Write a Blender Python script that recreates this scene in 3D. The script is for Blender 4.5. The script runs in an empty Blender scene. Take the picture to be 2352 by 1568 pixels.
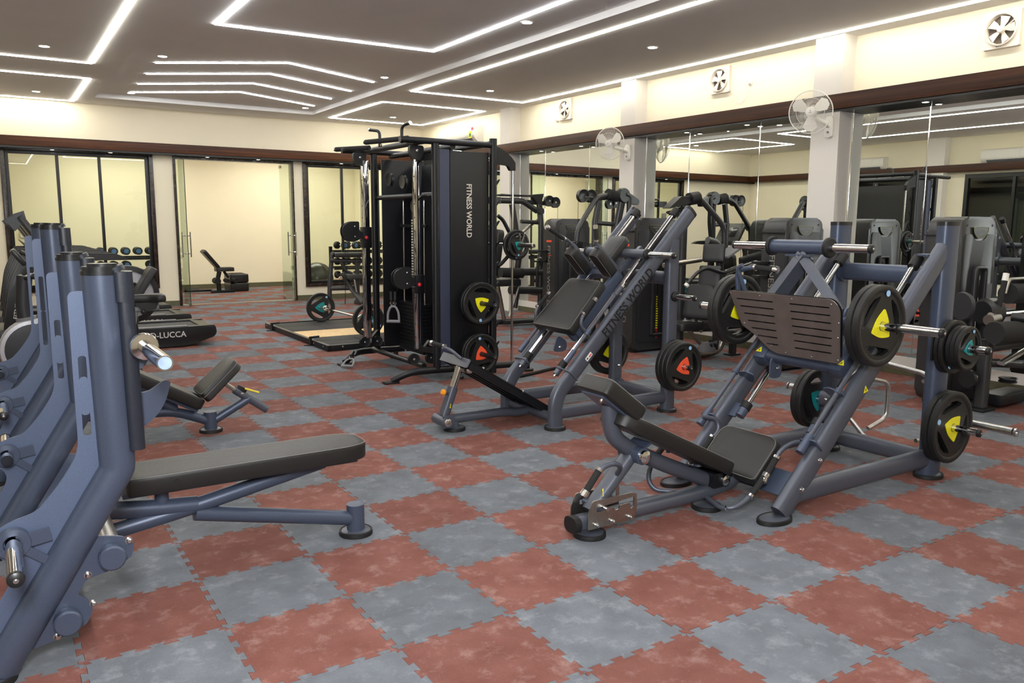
import bpy, bmesh, math, random
from mathutils import Vector, Matrix
R = random.Random(7)
PI = math.pi
S = bpy.context.scene
COL = S.collection

# ---------------------------------------------------------------- camera
cam_data = bpy.data.cameras.new('camera')
cam_data.sensor_width = 36.0
cam_data.lens = 28.13
cam_data.clip_start = 0.05
cam = bpy.data.objects.new('camera', cam_data)
COL.objects.link(cam)
S.camera = cam
_yaw, _pit, _rol = math.radians(32.923), math.radians(8.308), math.radians(0.3246)
_F = Vector((math.sin(_yaw) * math.cos(_pit), math.cos(_yaw) * math.cos(_pit), -math.sin(_pit)))
_r = Vector((math.cos(_yaw), -math.sin(_yaw), 0))
_u = _r.cross(_F)
_r2 = math.cos(_rol) * _r + math.sin(_rol) * _u
_u2 = -math.sin(_rol) * _r + math.cos(_rol) * _u
_m = Matrix((_r2, _u2, -_F)).transposed().to_4x4()
_m.translation = Vector((0, 0, 1.570))
cam.matrix_world = _m

# ---------------------------------------------------------------- world, exposure
S.view_settings.view_transform = 'Standard'
S.view_settings.look = 'None'
S.view_settings.gamma = 1.0
S.view_settings.use_curve_mapping = False
S.view_settings.exposure = 0.58
S.cycles.use_denoising = True
S.cycles.max_bounces = 10
S.cycles.diffuse_bounces = 4
S.cycles.glossy_bounces = 5
S.cycles.transparent_max_bounces = 10
S.cycles.sample_clamp_indirect = 6.0
S.cycles.caustics_reflective = False
S.cycles.caustics_refractive = False
W = bpy.data.worlds.new('night'); S.world = W
W.use_nodes = True
W.node_tree.nodes['Background'].inputs[0].default_value = (0.02, 0.025, 0.04, 1)
W.node_tree.nodes['Background'].inputs[1].default_value = 0.15
LED_STRENGTH = 30.0        # ceiling strips
SPOT_STRENGTH = 60.0       # recessed downlights
FLASH_POWER = 130.0         # the photographer's flash, bounced softly from above the camera
BACKROOM_POWER = 56.0

def area(name, loc, size, power, color=(1, 1, 1), rot=(0, 0, 0), size_y=None):
    l = bpy.data.lights.new(name, 'AREA'); l.energy = power; l.color = color
    l.shape = 'RECTANGLE'; l.size = size; l.size_y = size_y or size
    o = bpy.data.objects.new(name, l); o.location = loc; o.rotation_euler = rot
    COL.objects.link(o); return o
area('flash_light', (-0.15, -0.25, 2.35), 0.7, FLASH_POWER, (0.93, 0.96, 1.0), (math.radians(68), 0, math.radians(-34)), 0.7)
area('studio_ceiling_panel', (2.4, 18.6, 3.3), 2.4, BACKROOM_POWER, (1.0, 0.95, 0.80), (0, 0, 0), 1.6)
area('studio_ceiling_panel', (6.2, 18.6, 3.3), 2.4, BACKROOM_POWER, (1.0, 0.95, 0.80), (0, 0, 0), 1.6)

# ---------------------------------------------------------------- materials
def lin(c):
    if isinstance(c, str):
        c = [int(c[i:i + 2], 16) / 255 for i in (1, 3, 5)]
        c = [x / 12.92 if x <= 0.04045 else ((x + 0.055) / 1.055) ** 2.4 for x in c]
    return (c[0], c[1], c[2], 1.0)
def mat(name, col, rough=0.5, metal=0.0, noise=0.0, nscale=40.0, bump=0.0, bscale=200.0, col2=None, emit=0.0, spec=0.5, coat=0.0, vary=0.0):
    m = bpy.data.materials.new(name); m.use_nodes = True
    nt = m.node_tree; b = nt.nodes['Principled BSDF']
    b.inputs['Base Color'].default_value = lin(col)
    b.inputs['Roughness'].default_value = rough
    b.inputs['Metallic'].default_value = metal
    b.inputs['Specular IOR Level'].default_value = spec
    b.inputs['Coat Weight'].default_value = coat
    tc = nt.nodes.new('ShaderNodeTexCoord')
    src = None
    if noise > 0 or col2:
        n = nt.nodes.new('ShaderNodeTexNoise'); n.inputs['Scale'].default_value = nscale; n.inputs['Detail'].default_value = 5
        nt.links.new(tc.outputs['Object'], n.inputs['Vector'])
        r = nt.nodes.new('ShaderNodeValToRGB')
        c1 = lin(col); c2 = lin(col2) if col2 else tuple(min(1, x * (1 + noise)) for x in c1[:3]) + (1,)
        r.color_ramp.elements[0].position = 0.3; r.color_ramp.elements[1].position = 0.7
        r.color_ramp.elements[0].color = c1 if col2 else tuple(x * (1 - noise) for x in c1[:3]) + (1,)
        r.color_ramp.elements[1].color = c2
        nt.links.new(n.outputs['Fac'], r.inputs[0]); src = r.outputs[0]
        nt.links.new(src, b.inputs['Base Color'])
        mr = nt.nodes.new('ShaderNodeMapRange'); mr.inputs[3].default_value = max(0.02, rough - 0.06); mr.inputs[4].default_value = rough + 0.08
        nt.links.new(n.outputs['Fac'], mr.inputs[0]); nt.links.new(mr.outputs[0], b.inputs['Roughness'])
    if bump > 0:
        n2 = nt.nodes.new('ShaderNodeTexNoise'); n2.inputs['Scale'].default_value = bscale; n2.inputs['Detail'].default_value = 2
        nt.links.new(tc.outputs['Object'], n2.inputs['Vector'])
        bp = nt.nodes.new('ShaderNodeBump'); bp.inputs['Strength'].default_value = bump; bp.inputs['Distance'].default_value = 0.002
        nt.links.new(n2.outputs['Fac'], bp.inputs['Height']); nt.links.new(bp.outputs[0], b.inputs['Normal'])
    if emit > 0:
        b.inputs['Emission Color'].default_value = lin(col); b.inputs['Emission Strength'].default_value = emit
    return m
STEEL = mat('navy_powder_coat', '#535762', 0.34, 0.30, 0.10, 300, 0.12, 900)
STEEL_B = mat('blue_slate_powder_coat', '#4a5366', 0.32, 0.30, 0.10, 300, 0.12, 900)
GUARD = mat('dark_navy_guard_plastic', '#20242e', 0.34, 0, 0.1, 90)
PLATE_B = mat('blue_grey_gusset_paint', '#55617a', 0.45, 0.25, 0.08, 200)
GREYST = mat('graphite_powder_coat', '#434344', 0.33, 0.45, 0.10, 300, 0.1, 900)
BLACKST = mat('black_powder_coat', '#141519', 0.38, 0.2, 0.15, 300, 0.12, 900)
NAVYPAN = mat('navy_sheet_panel', '#3a4056', 0.5, 0.2, 0.12, 90)
CHROME = mat('chrome', '#dddddd', 0.08, 1.0)
BRUSH = mat('brushed_steel', '#a9a59d', 0.32, 1.0, 0.10, 80)
GALV = mat('galvanised_tube', '#c3c3c2', 0.30, 1.0, 0.12, 50)
TREADPL = mat('dark_sheet_steel', '#8b8580', 0.34, 0.85, 0.10, 12)
VINYL = mat('black_vinyl', '#1b1a19', 0.42, 0, 0.10, 80, 0.25, 700)
VINYL_S = mat('black_vinyl_side', '#141416', 0.40, 0, 0.10, 80, 0.3, 500)
THREAD = mat('grey_stitching', '#8f8e8a', 0.7)
RUBBER = mat('black_rubber', '#151515', 0.50, 0, 0.2, 60, 0.25, 500)
RUBBERPAD = mat('black_rubber_foot', '#111112', 0.6, 0, 0.2, 60)
FOAM = mat('black_foam_grip', '#1c1c1c', 0.85, 0, 0.15, 200, 0.5, 800)
BLKPL = mat('black_plastic', '#1c1d1f', 0.35, 0, 0.12, 90)
DKPL = mat('charcoal_plastic', '#26272b', 0.42, 0, 0.12, 90)
GREYPL = mat('grey_plastic', '#77787c', 0.45, 0, 0.1, 90)
SILVPL = mat('silver_plastic', '#b9bac0', 0.35, 0.2, 0.08, 90)
WHITEPL = mat('white_plastic', '#e9e6de', 0.38, 0, 0.03, 60)
CREAMPL = mat('cream_plastic', '#efe6d8', 0.42, 0, 0.03, 60)
YELLOW = mat('yellow_insert', '#f2ea1a', 0.42, 0, 0.04, 60)
ORANGE = mat('orange_insert', '#ff5a34', 0.42, 0, 0.04, 60)
TEAL = mat('teal_insert', '#0c8f92', 0.42, 0, 0.06, 60)
STICKER = mat('pale_blue_sticker', '#9cc8f0', 0.5, 0, 0.06, 60)
WARN = mat('yellow_warning_label', '#e8dc1e', 0.5, 0, 0.04, 60)
BLACKINK = mat('black_ink', '#0c0c0c', 0.6)
WHITEINK = mat('pale_lettering', '#d9d2c4', 0.5)
REDPL = mat('red_plastic', '#d8303a', 0.35)
ORKNOB = mat('orange_knob', '#e8941c', 0.35)
WHITELBL = mat('white_label', '#e6e4e0', 0.5, 0, 0.03, 30)
GREYINK = mat('silver_grey_lettering', '#9b978c', 0.5)
ENDBLUE = mat('blue_steel_cap', '#a9bfe6', 0.35, 0.3, 0.15, 30)
BOLT = mat('zinc_bolt', '#c9c9c9', 0.25, 1.0)
WOODPLY = mat('pale_maple_board', '#e2c290', 0.5, 0, 0, 14, col2='#d2ac77')
NIGHT = mat('night_outside', '#0b0d12', 0.6)
EBLUE = mat('blue_indicator', '#2a1cff', 0.5, emit=6.0)

def emissive(name, col, s):
    m = bpy.data.materials.new(name); m.use_nodes = True
    nt = m.node_tree; nt.nodes.remove(nt.nodes['Principled BSDF'])
    e = nt.nodes.new('ShaderNodeEmission'); e.inputs[0].default_value = lin(col); e.inputs[1].default_value = s
    nt.links.new(e.outputs[0], nt.nodes['Material Output'].inputs[0]); return m
LED = emissive('led_strip_light', (1.0, 0.96, 0.84), LED_STRENGTH)
LEDC = emissive('led_strip_light_neutral', (0.98, 0.985, 1.0), LED_STRENGTH)
SPOT = emissive('downlight_lamp', (1.0, 0.97, 0.9), SPOT_STRENGTH)
SPOT2 = emissive('beam_spot_lamp', (1.0, 0.97, 0.9), 14.0)

def tile_mat(name, c1, c2, dust):
    m = bpy.data.materials.new(name); m.use_nodes = True
    nt = m.node_tree; N = nt.nodes; Lk = nt.links; b = N['Principled BSDF']
    geo = N.new('ShaderNodeNewGeometry'); oi = N.new('ShaderNodeObjectInfo')
    def noise(sc, det=5, rough=0.6):
        n = N.new('ShaderNodeTexNoise'); n.inputs['Scale'].default_value = sc; n.inputs['Detail'].default_value = det
        n.inputs['Roughness'].default_value = rough; Lk.new(geo.outputs['Position'], n.inputs['Vector']); return n
    def ramp(a, bb, p0, p1, src):
        r = N.new('ShaderNodeValToRGB'); e = r.color_ramp.elements
        e[0].position = p0; e[1].position = p1; e[0].color = a; e[1].color = bb; Lk.new(src, r.inputs[0]); return r
    def mix(fac, a, bb, blend='MIX'):
        x = N.new('ShaderNodeMix'); x.data_type = 'RGBA'; x.blend_type = blend
        for s, v in ((0, fac), (6, a), (7, bb)):
            if hasattr(v, 'default_value'): Lk.new(v, x.inputs[s])
            else: x.inputs[s].default_value = v
        return x.outputs[2]
    base = ramp(lin(c1), lin(c2), 0.35, 0.68, noise(5, 6).outputs['Fac']).outputs[0]
    # scuffs and chalky dust
    sc = ramp((0, 0, 0, 1), (1, 1, 1, 1), 0.52, 0.80, noise(9, 8, 0.7).outputs['Fac']).outputs[0]
    base = mix(N_fac(nt, sc, 0.45), base, lin(dust))
    sp = ramp((0, 0, 0, 1), (1, 1, 1, 1), 0.66, 0.74, noise(190, 2).outputs['Fac']).outputs[0]
    base = mix(N_fac(nt, sp, 0.30), base, lin(dust))
    gr = ramp((0.80, 0.80, 0.80, 1), (1.12, 1.12, 1.12, 1), 0.3, 0.7, noise(420, 2).outputs['Fac']).outputs[0]
    base = mix(1.0, base, gr, 'MULTIPLY')
    vr = ramp((0.88, 0.88, 0.88, 1), (1.08, 1.08, 1.08, 1), 0, 1, oi.outputs['Random']).outputs[0]
    base = mix(1.0, base, vr, 'MULTIPLY')
    Lk.new(base, b.inputs['Base Color'])
    b.inputs['Roughness'].default_value = 0.8
    b.inputs['Specular IOR Level'].default_value = 0.12
    bp = N.new('ShaderNodeBump'); bp.inputs['Strength'].default_value = 0.35; bp.inputs['Distance'].default_value = 0.0015
    Lk.new(noise(300, 3).outputs['Fac'], bp.inputs['Height']); Lk.new(bp.outputs[0], b.inputs['Normal'])
    return m
def N_fac(nt, sock, k):
    mm = nt.nodes.new('ShaderNodeMath'); mm.operation = 'MULTIPLY'; mm.inputs[1].default_value = k
    nt.links.new(sock, mm.inputs[0]); return mm.outputs[0]
TILE_RED = tile_mat('red_rubber_tile', '#744a42', '#835850', '#c2aca6')
TILE_GREY = tile_mat('grey_rubber_tile', '#62666c', '#72777e', '#b4b7bc')

def wall_mat(name, c, rough=0.75):
    return mat(name, c, rough, 0, 0.018, 1.6, 0.10, 60)
WALL = wall_mat('cream_wall_paint', '#f3ead2')
WALLG = wall_mat('greyish_white_paint', '#e4dfd8')
CEIL = wall_mat('ceiling_paint', '#efeeec')
SKIRT = mat('olive_skirting', '#5c5a44', 0.5, 0, 0.1, 20)
FRAME = mat('black_window_frame', '#131313', 0.35, 0.1, 0.2, 30)
FRAMEW = mat('dark_marble_reveal', '#1a1513', 0.25, 0, 0, 9, col2='#3a2a20')

def wood_mat(name, c1, c2, axis):
    m = bpy.data.materials.new(name); m.use_nodes = True
    nt = m.node_tree; b = nt.nodes['Principled BSDF']
    tc = nt.nodes.new('ShaderNodeTexCoord'); mp = nt.nodes.new('ShaderNodeMapping')
    sc = [26, 26, 26]; sc[axis] = 0.7
    mp.inputs['Scale'].default_value = sc
    nt.links.new(tc.outputs['Object'], mp.inputs['Vector'])
    n = nt.nodes.new('ShaderNodeTexNoise'); n.inputs['Scale'].default_value = 1.0; n.inputs['Detail'].default_value = 7; n.inputs['Distortion'].default_value = 0.6
    nt.links.new(mp.outputs[0], n.inputs['Vector'])
    r = nt.nodes.new('ShaderNodeValToRGB'); e = r.color_ramp.elements
    e[0].position = 0.32; e[1].position = 0.68; e[0].color = lin(c1); e[1].color = lin(c2)
    nt.links.new(n.outputs['Fac'], r.inputs[0]); nt.links.new(r.outputs[0], b.inputs['Base Color'])
    b.inputs['Roughness'].default_value = 0.45; b.inputs['Specular IOR Level'].default_value = 0.25
    return m
WOODX = wood_mat('walnut_laminate_lengthwise', '#2e190e', '#5a331c', 0)
WOODY = wood_mat('walnut_laminate_side', '#2a160c', '#4d2b17', 1)

def glass_mat(name, tint=(0.93, 0.97, 0.93), refl=1.0):
    m = bpy.data.materials.new(name); m.use_nodes = True
    nt = m.node_tree; nt.nodes.remove(nt.nodes['Principled BSDF'])
    t = nt.nodes.new('ShaderNodeBsdfTransparent'); t.inputs[0].default_value = tint + (1,)
    g = nt.nodes.new('ShaderNodeBsdfGlossy'); g.inputs['Roughness'].default_value = 0.0; g.inputs[0].default_value = (refl, refl, refl, 1)
    f = nt.nodes.new('ShaderNodeFresnel'); f.inputs['IOR'].default_value = 1.5
    x = nt.nodes.new('ShaderNodeMixShader')
    gm = nt.nodes.new('ShaderNodeNewGeometry'); iv = nt.nodes.new('ShaderNodeMath'); iv.operation = 'SUBTRACT'; iv.inputs[0].default_value = 1.0
    nt.links.new(gm.outputs['Backfacing'], iv.inputs[1]); mu = nt.nodes.new('ShaderNodeMath'); mu.operation = 'MULTIPLY'
    nt.links.new(f.outputs[0], mu.inputs[0]); nt.links.new(iv.outputs[0], mu.inputs[1])
    nt.links.new(mu.outputs[0], x.inputs[0]); nt.links.new(t.outputs[0], x.inputs[1]); nt.links.new(g.outputs[0], x.inputs[2])
    nt.links.new(x.outputs[0], nt.nodes['Material Output'].inputs[0]); return m
GLASS = glass_mat('clear_glass')
GLASSG = glass_mat('green_toughened_glass', (0.86, 0.92, 0.86))
def mirror_mat():
    m = bpy.data.materials.new('mirror_glass'); m.use_nodes = True
    b = m.node_tree.nodes['Principled BSDF']
    b.inputs['Base Color'].default_value = (0.86, 0.90, 0.86, 1); b.inputs['Metallic'].default_value = 1; b.inputs['Roughness'].default_value = 0.0
    return m
MIRROR = mirror_mat()

# ---------------------------------------------------------------- mesh helpers
class B:
    """collects shapes, becomes ONE mesh object"""
    def __init__(s): s.bm = bmesh.new()
    def add(s, verts, faces, mi=0):
        vs = [s.bm.verts.new(v) for v in verts]; out = []
        for f in faces:
            try:
                x = s.bm.faces.new([vs[i] for i in f]); x.material_index = mi; out.append(x)
            except ValueError: pass
        return out
    def box(s, c, d, rot=None, bev=0.0, mi=0, seg=2):
        hx, hy, hz = d[0] / 2, d[1] / 2, d[2] / 2
        M_ = Matrix.Identity(3) if rot is None else rot
        P = [Vector(c) + M_ @ Vector((x, y, z)) for x in (-hx, hx) for y in (-hy, hy) for z in (-hz, hz)]
        fs = s.add(P, [(0, 1, 3, 2), (4, 6, 7, 5), (0, 4, 5, 1), (2, 3, 7, 6), (0, 2, 6, 4), (1, 5, 7, 3)], mi)
        if bev > 0:
            es = list({e for f in fs for e in f.edges})
            r = bmesh.ops.bevel(s.bm, geom=es, offset=bev, segments=seg, profile=0.6, affect='EDGES')
            for f in r['faces']: f.material_index = mi
        return s
    def span(s, a, b, w, h, ref=(0, 1, 0), bev=0.0, mi=0):
        """box bar from a to b; w along ref, h across"""
        a, b = Vector(a), Vector(b); t = (b - a); L_ = t.length; t.normalize()
        y = Vector(ref); y = (y - t * y.dot(t)).normalized(); z = t.cross(y)
        return s.box((a + b) / 2, (L_, w, h), Matrix((t, y, z)).transposed(), bev, mi)
    def tube(s, pts, r, r2=None, ref=(0, 1, 0), seg=14, fil=0.0, caps=True, mi=0, n=6, sq=2.0):
        """round or oval tube along pts; r2 = half size along ref, r = half size across it"""
        P = [Vector(p) for p in pts]
        if fil > 0 and len(P) > 2:
            Q = [P[0]]
            for i in range(1, len(P) - 1):
                a, b, c = P[i - 1], P[i], P[i + 1]
                d1, d2 = (a - b), (c - b)
                f = min(fil, d1.length * 0.49, d2.length * 0.49)
                p0, p2 = b + d1.normalized() * f, b + d2.normalized() * f
                for k in range(n + 1):
                    t = k / n; Q.append((1 - t) ** 2 * p0 + 2 * t * (1 - t) * b + t * t * p2)
            Q.append(P[-1]); P = Q
        r2 = r if r2 is None else r2
        nv = Vector(ref); rings = []
        for i, p in enumerate(P):
            t = (P[min(i + 1, len(P) - 1)] - P[max(i - 1, 0)]).normalized()
            y = nv - t * nv.dot(t)
            if y.length < 1e-4:
                y = Vector((1, 0, 0)) - t * t.x
                if y.length < 1e-3: y = Vector((0, 0, 1)) - t * t.z
            y.normalize(); z = t.cross(y); nv = y if len(P) > 2 and abs(Vector(ref).dot(t)) > 0.9 else Vector(ref)
            ring = []
            for k in range(seg):
                th = 2 * PI * (k + 0.5) / seg; cz, cy = math.cos(th), math.sin(th)
                if sq != 2.0:
                    cz = math.copysign(abs(cz) ** (2 / sq), cz); cy = math.copysign(abs(cy) ** (2 / sq), cy)
                ring.append(s.bm.verts.new(p + z * (r * cz) + y * (r2 * cy)))
            rings.append(ring)
        fs = []
        for a, b in zip(rings, rings[1:]):
            for k in range(seg):
                f = s.bm.faces.new((a[k], a[(k + 1) % seg], b[(k + 1) % seg], b[k])); f.material_index = mi
        if caps:
            for rg, rev in ((rings[0], True), (rings[-1], False)):
                f = s.bm.faces.new(list(reversed(rg)) if rev else rg); f.material_index = mi
        return s
    def cyl(s, a, b, r, seg=18, mi=0, r2=None):
        return s.tube([a, b], r, r2, seg=seg, mi=mi, ref=(0.31, 0.77, 0.55))
    def lathe(s, prof, o=(0, 0, 0), ax=(0, 0, 1), seg=28, mi=0, sx=1.0, ref=None, close=False):
        """prof: list of (radius, height along ax)"""
        ax = Vector(ax).normalized()
        x = Vector(ref) if ref else (Vector((1, 0, 0)) if abs(ax.x) < 0.9 else Vector((0, 1, 0)))
        x = (x - ax * x.dot(ax)).normalized(); y = ax.cross(x); o = Vector(o)
        rings = []
        for (r, h) in prof:
            if r < 1e-6: rings.append([s.bm.verts.new(o + ax * h)])
            else: rings.append([s.bm.verts.new(o + ax * h + x * (r * sx * math.cos(2 * PI * k / seg)) + y * (r * math.sin(2 * PI * k / seg))) for k in range(seg)])
        prs = list(zip(rings, rings[1:])) + ([(rings[-1], rings[0])] if close else [])
        for a, b in prs:
            for k in range(seg):
                k2 = (k + 1) % seg
                if len(a) == 1 and len(b) == 1: continue
                if len(a) == 1: f = s.bm.faces.new((a[0], b[k2], b[k]))
                elif len(b) == 1: f = s.bm.faces.new((a[k], a[k2], b[0]))
                else: f = s.bm.faces.new((a[k], a[k2], b[k2], b[k]))
                f.material_index = mi
        return s
    def prism(s, poly, o, u, v, th, mi=0, bev=0.0):
        """flat polygon in the (u, v) plane at o, thickness th centred on it"""
        o, u, v = Vector(o), Vector(u).normalized(), Vector(v).normalized(); w = u.cross(v) * (th / 2)
        n = len(poly); A = [o + u * p[0] + v * p[1] for p in poly]
        P = [p - w for p in A] + [p + w for p in A]
        fs = s.add(P, [tuple(reversed(range(n))), tuple(range(n, 2 * n))] + [(i, (i + 1) % n, n + (i + 1) % n, n + i) for i in range(n)], mi)
        if bev > 0:
            es = list({e for f in fs[:2] for e in f.edges})
            r = bmesh.ops.bevel(s.bm, geom=es, offset=bev, segments=2, profile=0.6, affect='EDGES')
            for f in r['faces']: f.material_index = mi
        return s
    def sphere(s, c, r, seg=18, mi=0, sc=(1, 1, 1)):
        rows = seg // 2
        return s.lathe([(r * math.sin(PI * i / rows), -r * math.cos(PI * i / rows) * sc[2]) for i in range(rows + 1)], c, (0, 0, 1), seg, mi)
    def out(s, name, m, parent=None, smooth=38, bevel=0.0, kind=None, split=True):
        bm = s.bm
        bmesh.ops.recalc_face_normals(bm, faces=bm.faces)
        ca = math.cos(math.radians(smooth))
        for f in bm.faces: f.smooth = True
        for e in bm.edges:
            if len(e.link_faces) != 2 or e.link_faces[0].normal.dot(e.link_faces[1].normal) < ca: e.smooth = False
        rt = root_of(parent)
        if rt is not None:
            for vv in bm.verts: vv.co -= rt.location
        mats = list(m) if isinstance(m, (list, tuple)) else [m]
        first = None
        for vs in (pieces(bm) if split and parent is not None and kind is None else [None]):
            me = bpy.data.meshes.new(name)
            if vs is None: bm.to_mesh(me)
            else: sub_mesh(bm, vs, me)
            for x in mats: me.materials.append(x)
            o = bpy.data.objects.new(name, me); COL.objects.link(o)
            if parent is not None: o.parent = parent
            if kind: o['kind'] = kind
            first = first or o
        bm.free()
        return first
def pieces(bm):
    """groups of vertices that lie apart from each other (each becomes a part of its own)"""
    bm.verts.index_update(); seen = [False] * len(bm.verts); isl = []
    for v in bm.verts:
        if seen[v.index]: continue
        st = [v]; seen[v.index] = True; cur = []
        while st:
            a = st.pop(); cur.append(a)
            for e in a.link_edges:
                b = e.other_vert(a)
                if not seen[b.index]: seen[b.index] = True; st.append(b)
        lo = [min(x.co[k] for x in cur) for k in range(3)]; hi = [max(x.co[k] for x in cur) for k in range(3)]
        isl.append([cur, lo, hi])
    if len(isl) < 2: return [None]
    par = list(range(len(isl)))
    def fd(i):
        while par[i] != i: par[i] = par[par[i]]; i = par[i]
        return i
    for i in range(len(isl)):
        for j in range(i):
            if all(isl[i][1][k] <= isl[j][2][k] + 0.0025 and isl[j][1][k] <= isl[i][2][k] + 0.0025 for k in range(3)): par[fd(i)] = fd(j)
    gr = {}
    for i in range(len(isl)): gr.setdefault(fd(i), []).extend(isl[i][0])
    if len(gr) < 2: return [None]
    return sorted(gr.values(), key=len, reverse=True)
def sub_mesh(bm, vs, me):
    nb = bmesh.new(); mp = {v: nb.verts.new(v.co) for v in vs}; done = set()
    for v in vs:
        for f in v.link_faces:
            if f in done: continue
            done.add(f); g = nb.faces.new([mp[w] for w in f.verts]); g.material_index = f.material_index; g.smooth = True
    for f in done:
        for e in f.edges:
            if not e.smooth:
                x = nb.edges.get((mp[e.verts[0]], mp[e.verts[1]]))
                if x: x.smooth = False
    nb.to_mesh(me); nb.free()
def root_of(o):
    while o is not None and o.parent is not None: o = o.parent
    return o
def tag(o, label, cat, group=None, kind=None):
    o['label'] = label; o['category'] = cat
    if group: o['group'] = group
    if kind: o['kind'] = kind
    return o
def thing(name, label, cat, loc=(0, 0, 0), group=None):
    o = bpy.data.objects.new(name, None); o.empty_display_size = 0.1; COL.objects.link(o); o.location = loc
    return tag(o, label, cat, group)
def dup(root, delta=(0, 0, 0), label=None, rotz=None, at=None, group=None):
    """copies a thing with its parts and sub-parts"""
    def cp(o, par):
        c = o.copy(); COL.objects.link(c)
        if par is not None: c.parent = par
        for ch in o.children: cp(ch, c)
        return c
    r = cp(root, None)
    r.location = Vector(at) if at is not None else root.location + Vector(delta)
    if rotz is not None: r.rotation_euler = (0, 0, rotz)
    if label: r['label'] = label
    if group: r['group'] = group
    return r
def struct(o):
    o['kind'] = 'structure'; return o
def rpoly(pts, rad, n=5):
    """polygon with rounded corners"""
    out = []; k = len(pts)
    rads = rad if isinstance(rad, (list, tuple)) else [rad] * k
    for i in range(k):
        a, b, c = Vector(pts[i - 1]), Vector(pts[i]), Vector(pts[(i + 1) % k])
        d1, d2 = (a - b), (c - b); f = min(rads[i], d1.length * 0.48, d2.length * 0.48)
        if f < 1e-5: out.append(tuple(b)); continue
        p0, p2 = b + d1.normalized() * f, b + d2.normalized() * f
        for j in range(n + 1):
            t = j / n; q = (1 - t) ** 2 * p0 + 2 * t * (1 - t) * b + t * t * p2; out.append((q.x, q.y))
    return out
def rrect(w, h, r, n=5): return rpoly([(-w / 2, -h / 2), (w / 2, -h / 2), (w / 2, h / 2), (-w / 2, h / 2)], r, n)
def tri_fill(b, loops, o, u, v, th, mi=0):
    """extruded flat shape with holes: loops[0] outer, the rest holes"""
    o, u, v = Vector(o), Vector(u).normalized(), Vector(v).normalized(); w = u.cross(v) * (th / 2)
    from mathutils.geometry import tessellate_polygon
    L2 = [[Vector((p[0], p[1], 0)) for p in lp] for lp in loops]
    flat = [p for lp in L2 for p in lp]; n = len(flat)
    tris = tessellate_polygon(L2)
    A = [o + u * p.x + v * p.y for p in flat]
    faces = []
    for t in tris: faces.append(tuple(t)); faces.append(tuple(n + i for i in reversed(t)))
    k0 = 0
    for lp in L2:
        m_ = len(lp)
        for i in range(m_): faces.append((k0 + i, k0 + (i + 1) % m_, n + k0 + (i + 1) % m_, n + k0 + i))
        k0 += m_
    b.add([p + w for p in A] + [p - w for p in A], faces, mi); return b
def text_obj(name, body, o, u, v, height, m, parent, depth=0.0012, squash=1.0, spacing=1.0, bold=0.0):
    """lettering as thin raised mesh; u = reading direction, v = letter up"""
    cu = bpy.data.curves.new('lettering', 'FONT'); cu.body = body; cu.size = 1.0; cu.extrude = 0.0; cu.offset = bold; cu.space_character = spacing
    cu.align_x = 'CENTER'; cu.align_y = 'CENTER'; cu.resolution_u = 3
    tmp = bpy.data.objects.new('lettering', cu); COL.objects.link(tmp)
    bpy.context.view_layer.update()
    me = bpy.data.meshes.new_from_object(tmp.evaluated_get(bpy.context.evaluated_depsgraph_get()))
    bpy.data.objects.remove(tmp); bpy.data.curves.remove(cu)
    u, v = Vector(u).normalized(), Vector(v).normalized(); w = u.cross(v)
    b = B(); k = height / 0.72
    vs = [Vector(o) + u * (p.co.x * k * squash) + v * (p.co.y * k) + w * depth for p in me.vertices]
    b.add(vs, [tuple(p.vertices) for p in me.polygons])
    bpy.data.meshes.remove(me)
    ob = b.out(name, m, parent, split=False); return ob
def foot(parent, x, y, rx=0.075, ry=None, h=0.022, name='foot_pad'):
    """round welded foot with a black rubber ring"""
    ry = ry or rx
    b = B(); b.lathe([(0, h + 0.004), (ry * 0.72, h + 0.004), (ry * 0.80, h), (ry * 0.86, h), ], (x, y, 0), sx=rx / ry, mi=1, seg=32)
    b.lathe([(ry * 0.84, h - 0.004), (ry * 0.90, h + 0.003), (ry * 0.98, h), (ry, h * 0.5), (ry, 0.0), (0, 0.0)], (x, y, 0), sx=rx / ry, seg=32)
    return b.out(name, [RUBBERPAD, STEEL], parent)
def pad(b, poly, o, u, v, th, mi=0, rnd=0.018):
    """upholstered pad: rounded outline, domed edge; u, v span its face, the face normal is u x v"""
    o, u, v = Vector(o), Vector(u).normalized(), Vector(v).normalized(); w = u.cross(v)
    cx = sum(p[0] for p in poly) / len(poly); cy = sum(p[1] for p in poly) / len(poly)
    ext = max(max(abs(p[0] - cx), abs(p[1] - cy)) for p in poly)
    def ring(k, h): return [o + u * (cx + (p[0] - cx) * (1 - k / max(ext, .01))) + v * (cy + (p[1] - cy) * (1 - k / max(ext, .01))) + w * h for p in poly]
    prof = [(rnd * 0.5, -th / 2), (0, -th / 2 + rnd * 0.4), (0, th / 2 - rnd), (rnd * 0.30, th / 2 - rnd * 0.30), (rnd, th / 2), (rnd * 3.5, th / 2 + 0.002)]
    n = len(poly); vs = [p for (k, h) in prof for p in ring(k, h)]
    fs = []
    for j in range(len(prof) - 1):
        for i in range(n): fs.append((j * n + i, j * n + (i + 1) % n, (j + 1) * n + (i + 1) % n, (j + 1) * n + i))
    fs.append(tuple(reversed(range(n)))); e = (len(prof) - 1) * n; fs.append(tuple(e + i for i in range(n)))
    b.add(vs, fs, mi); return b
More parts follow.
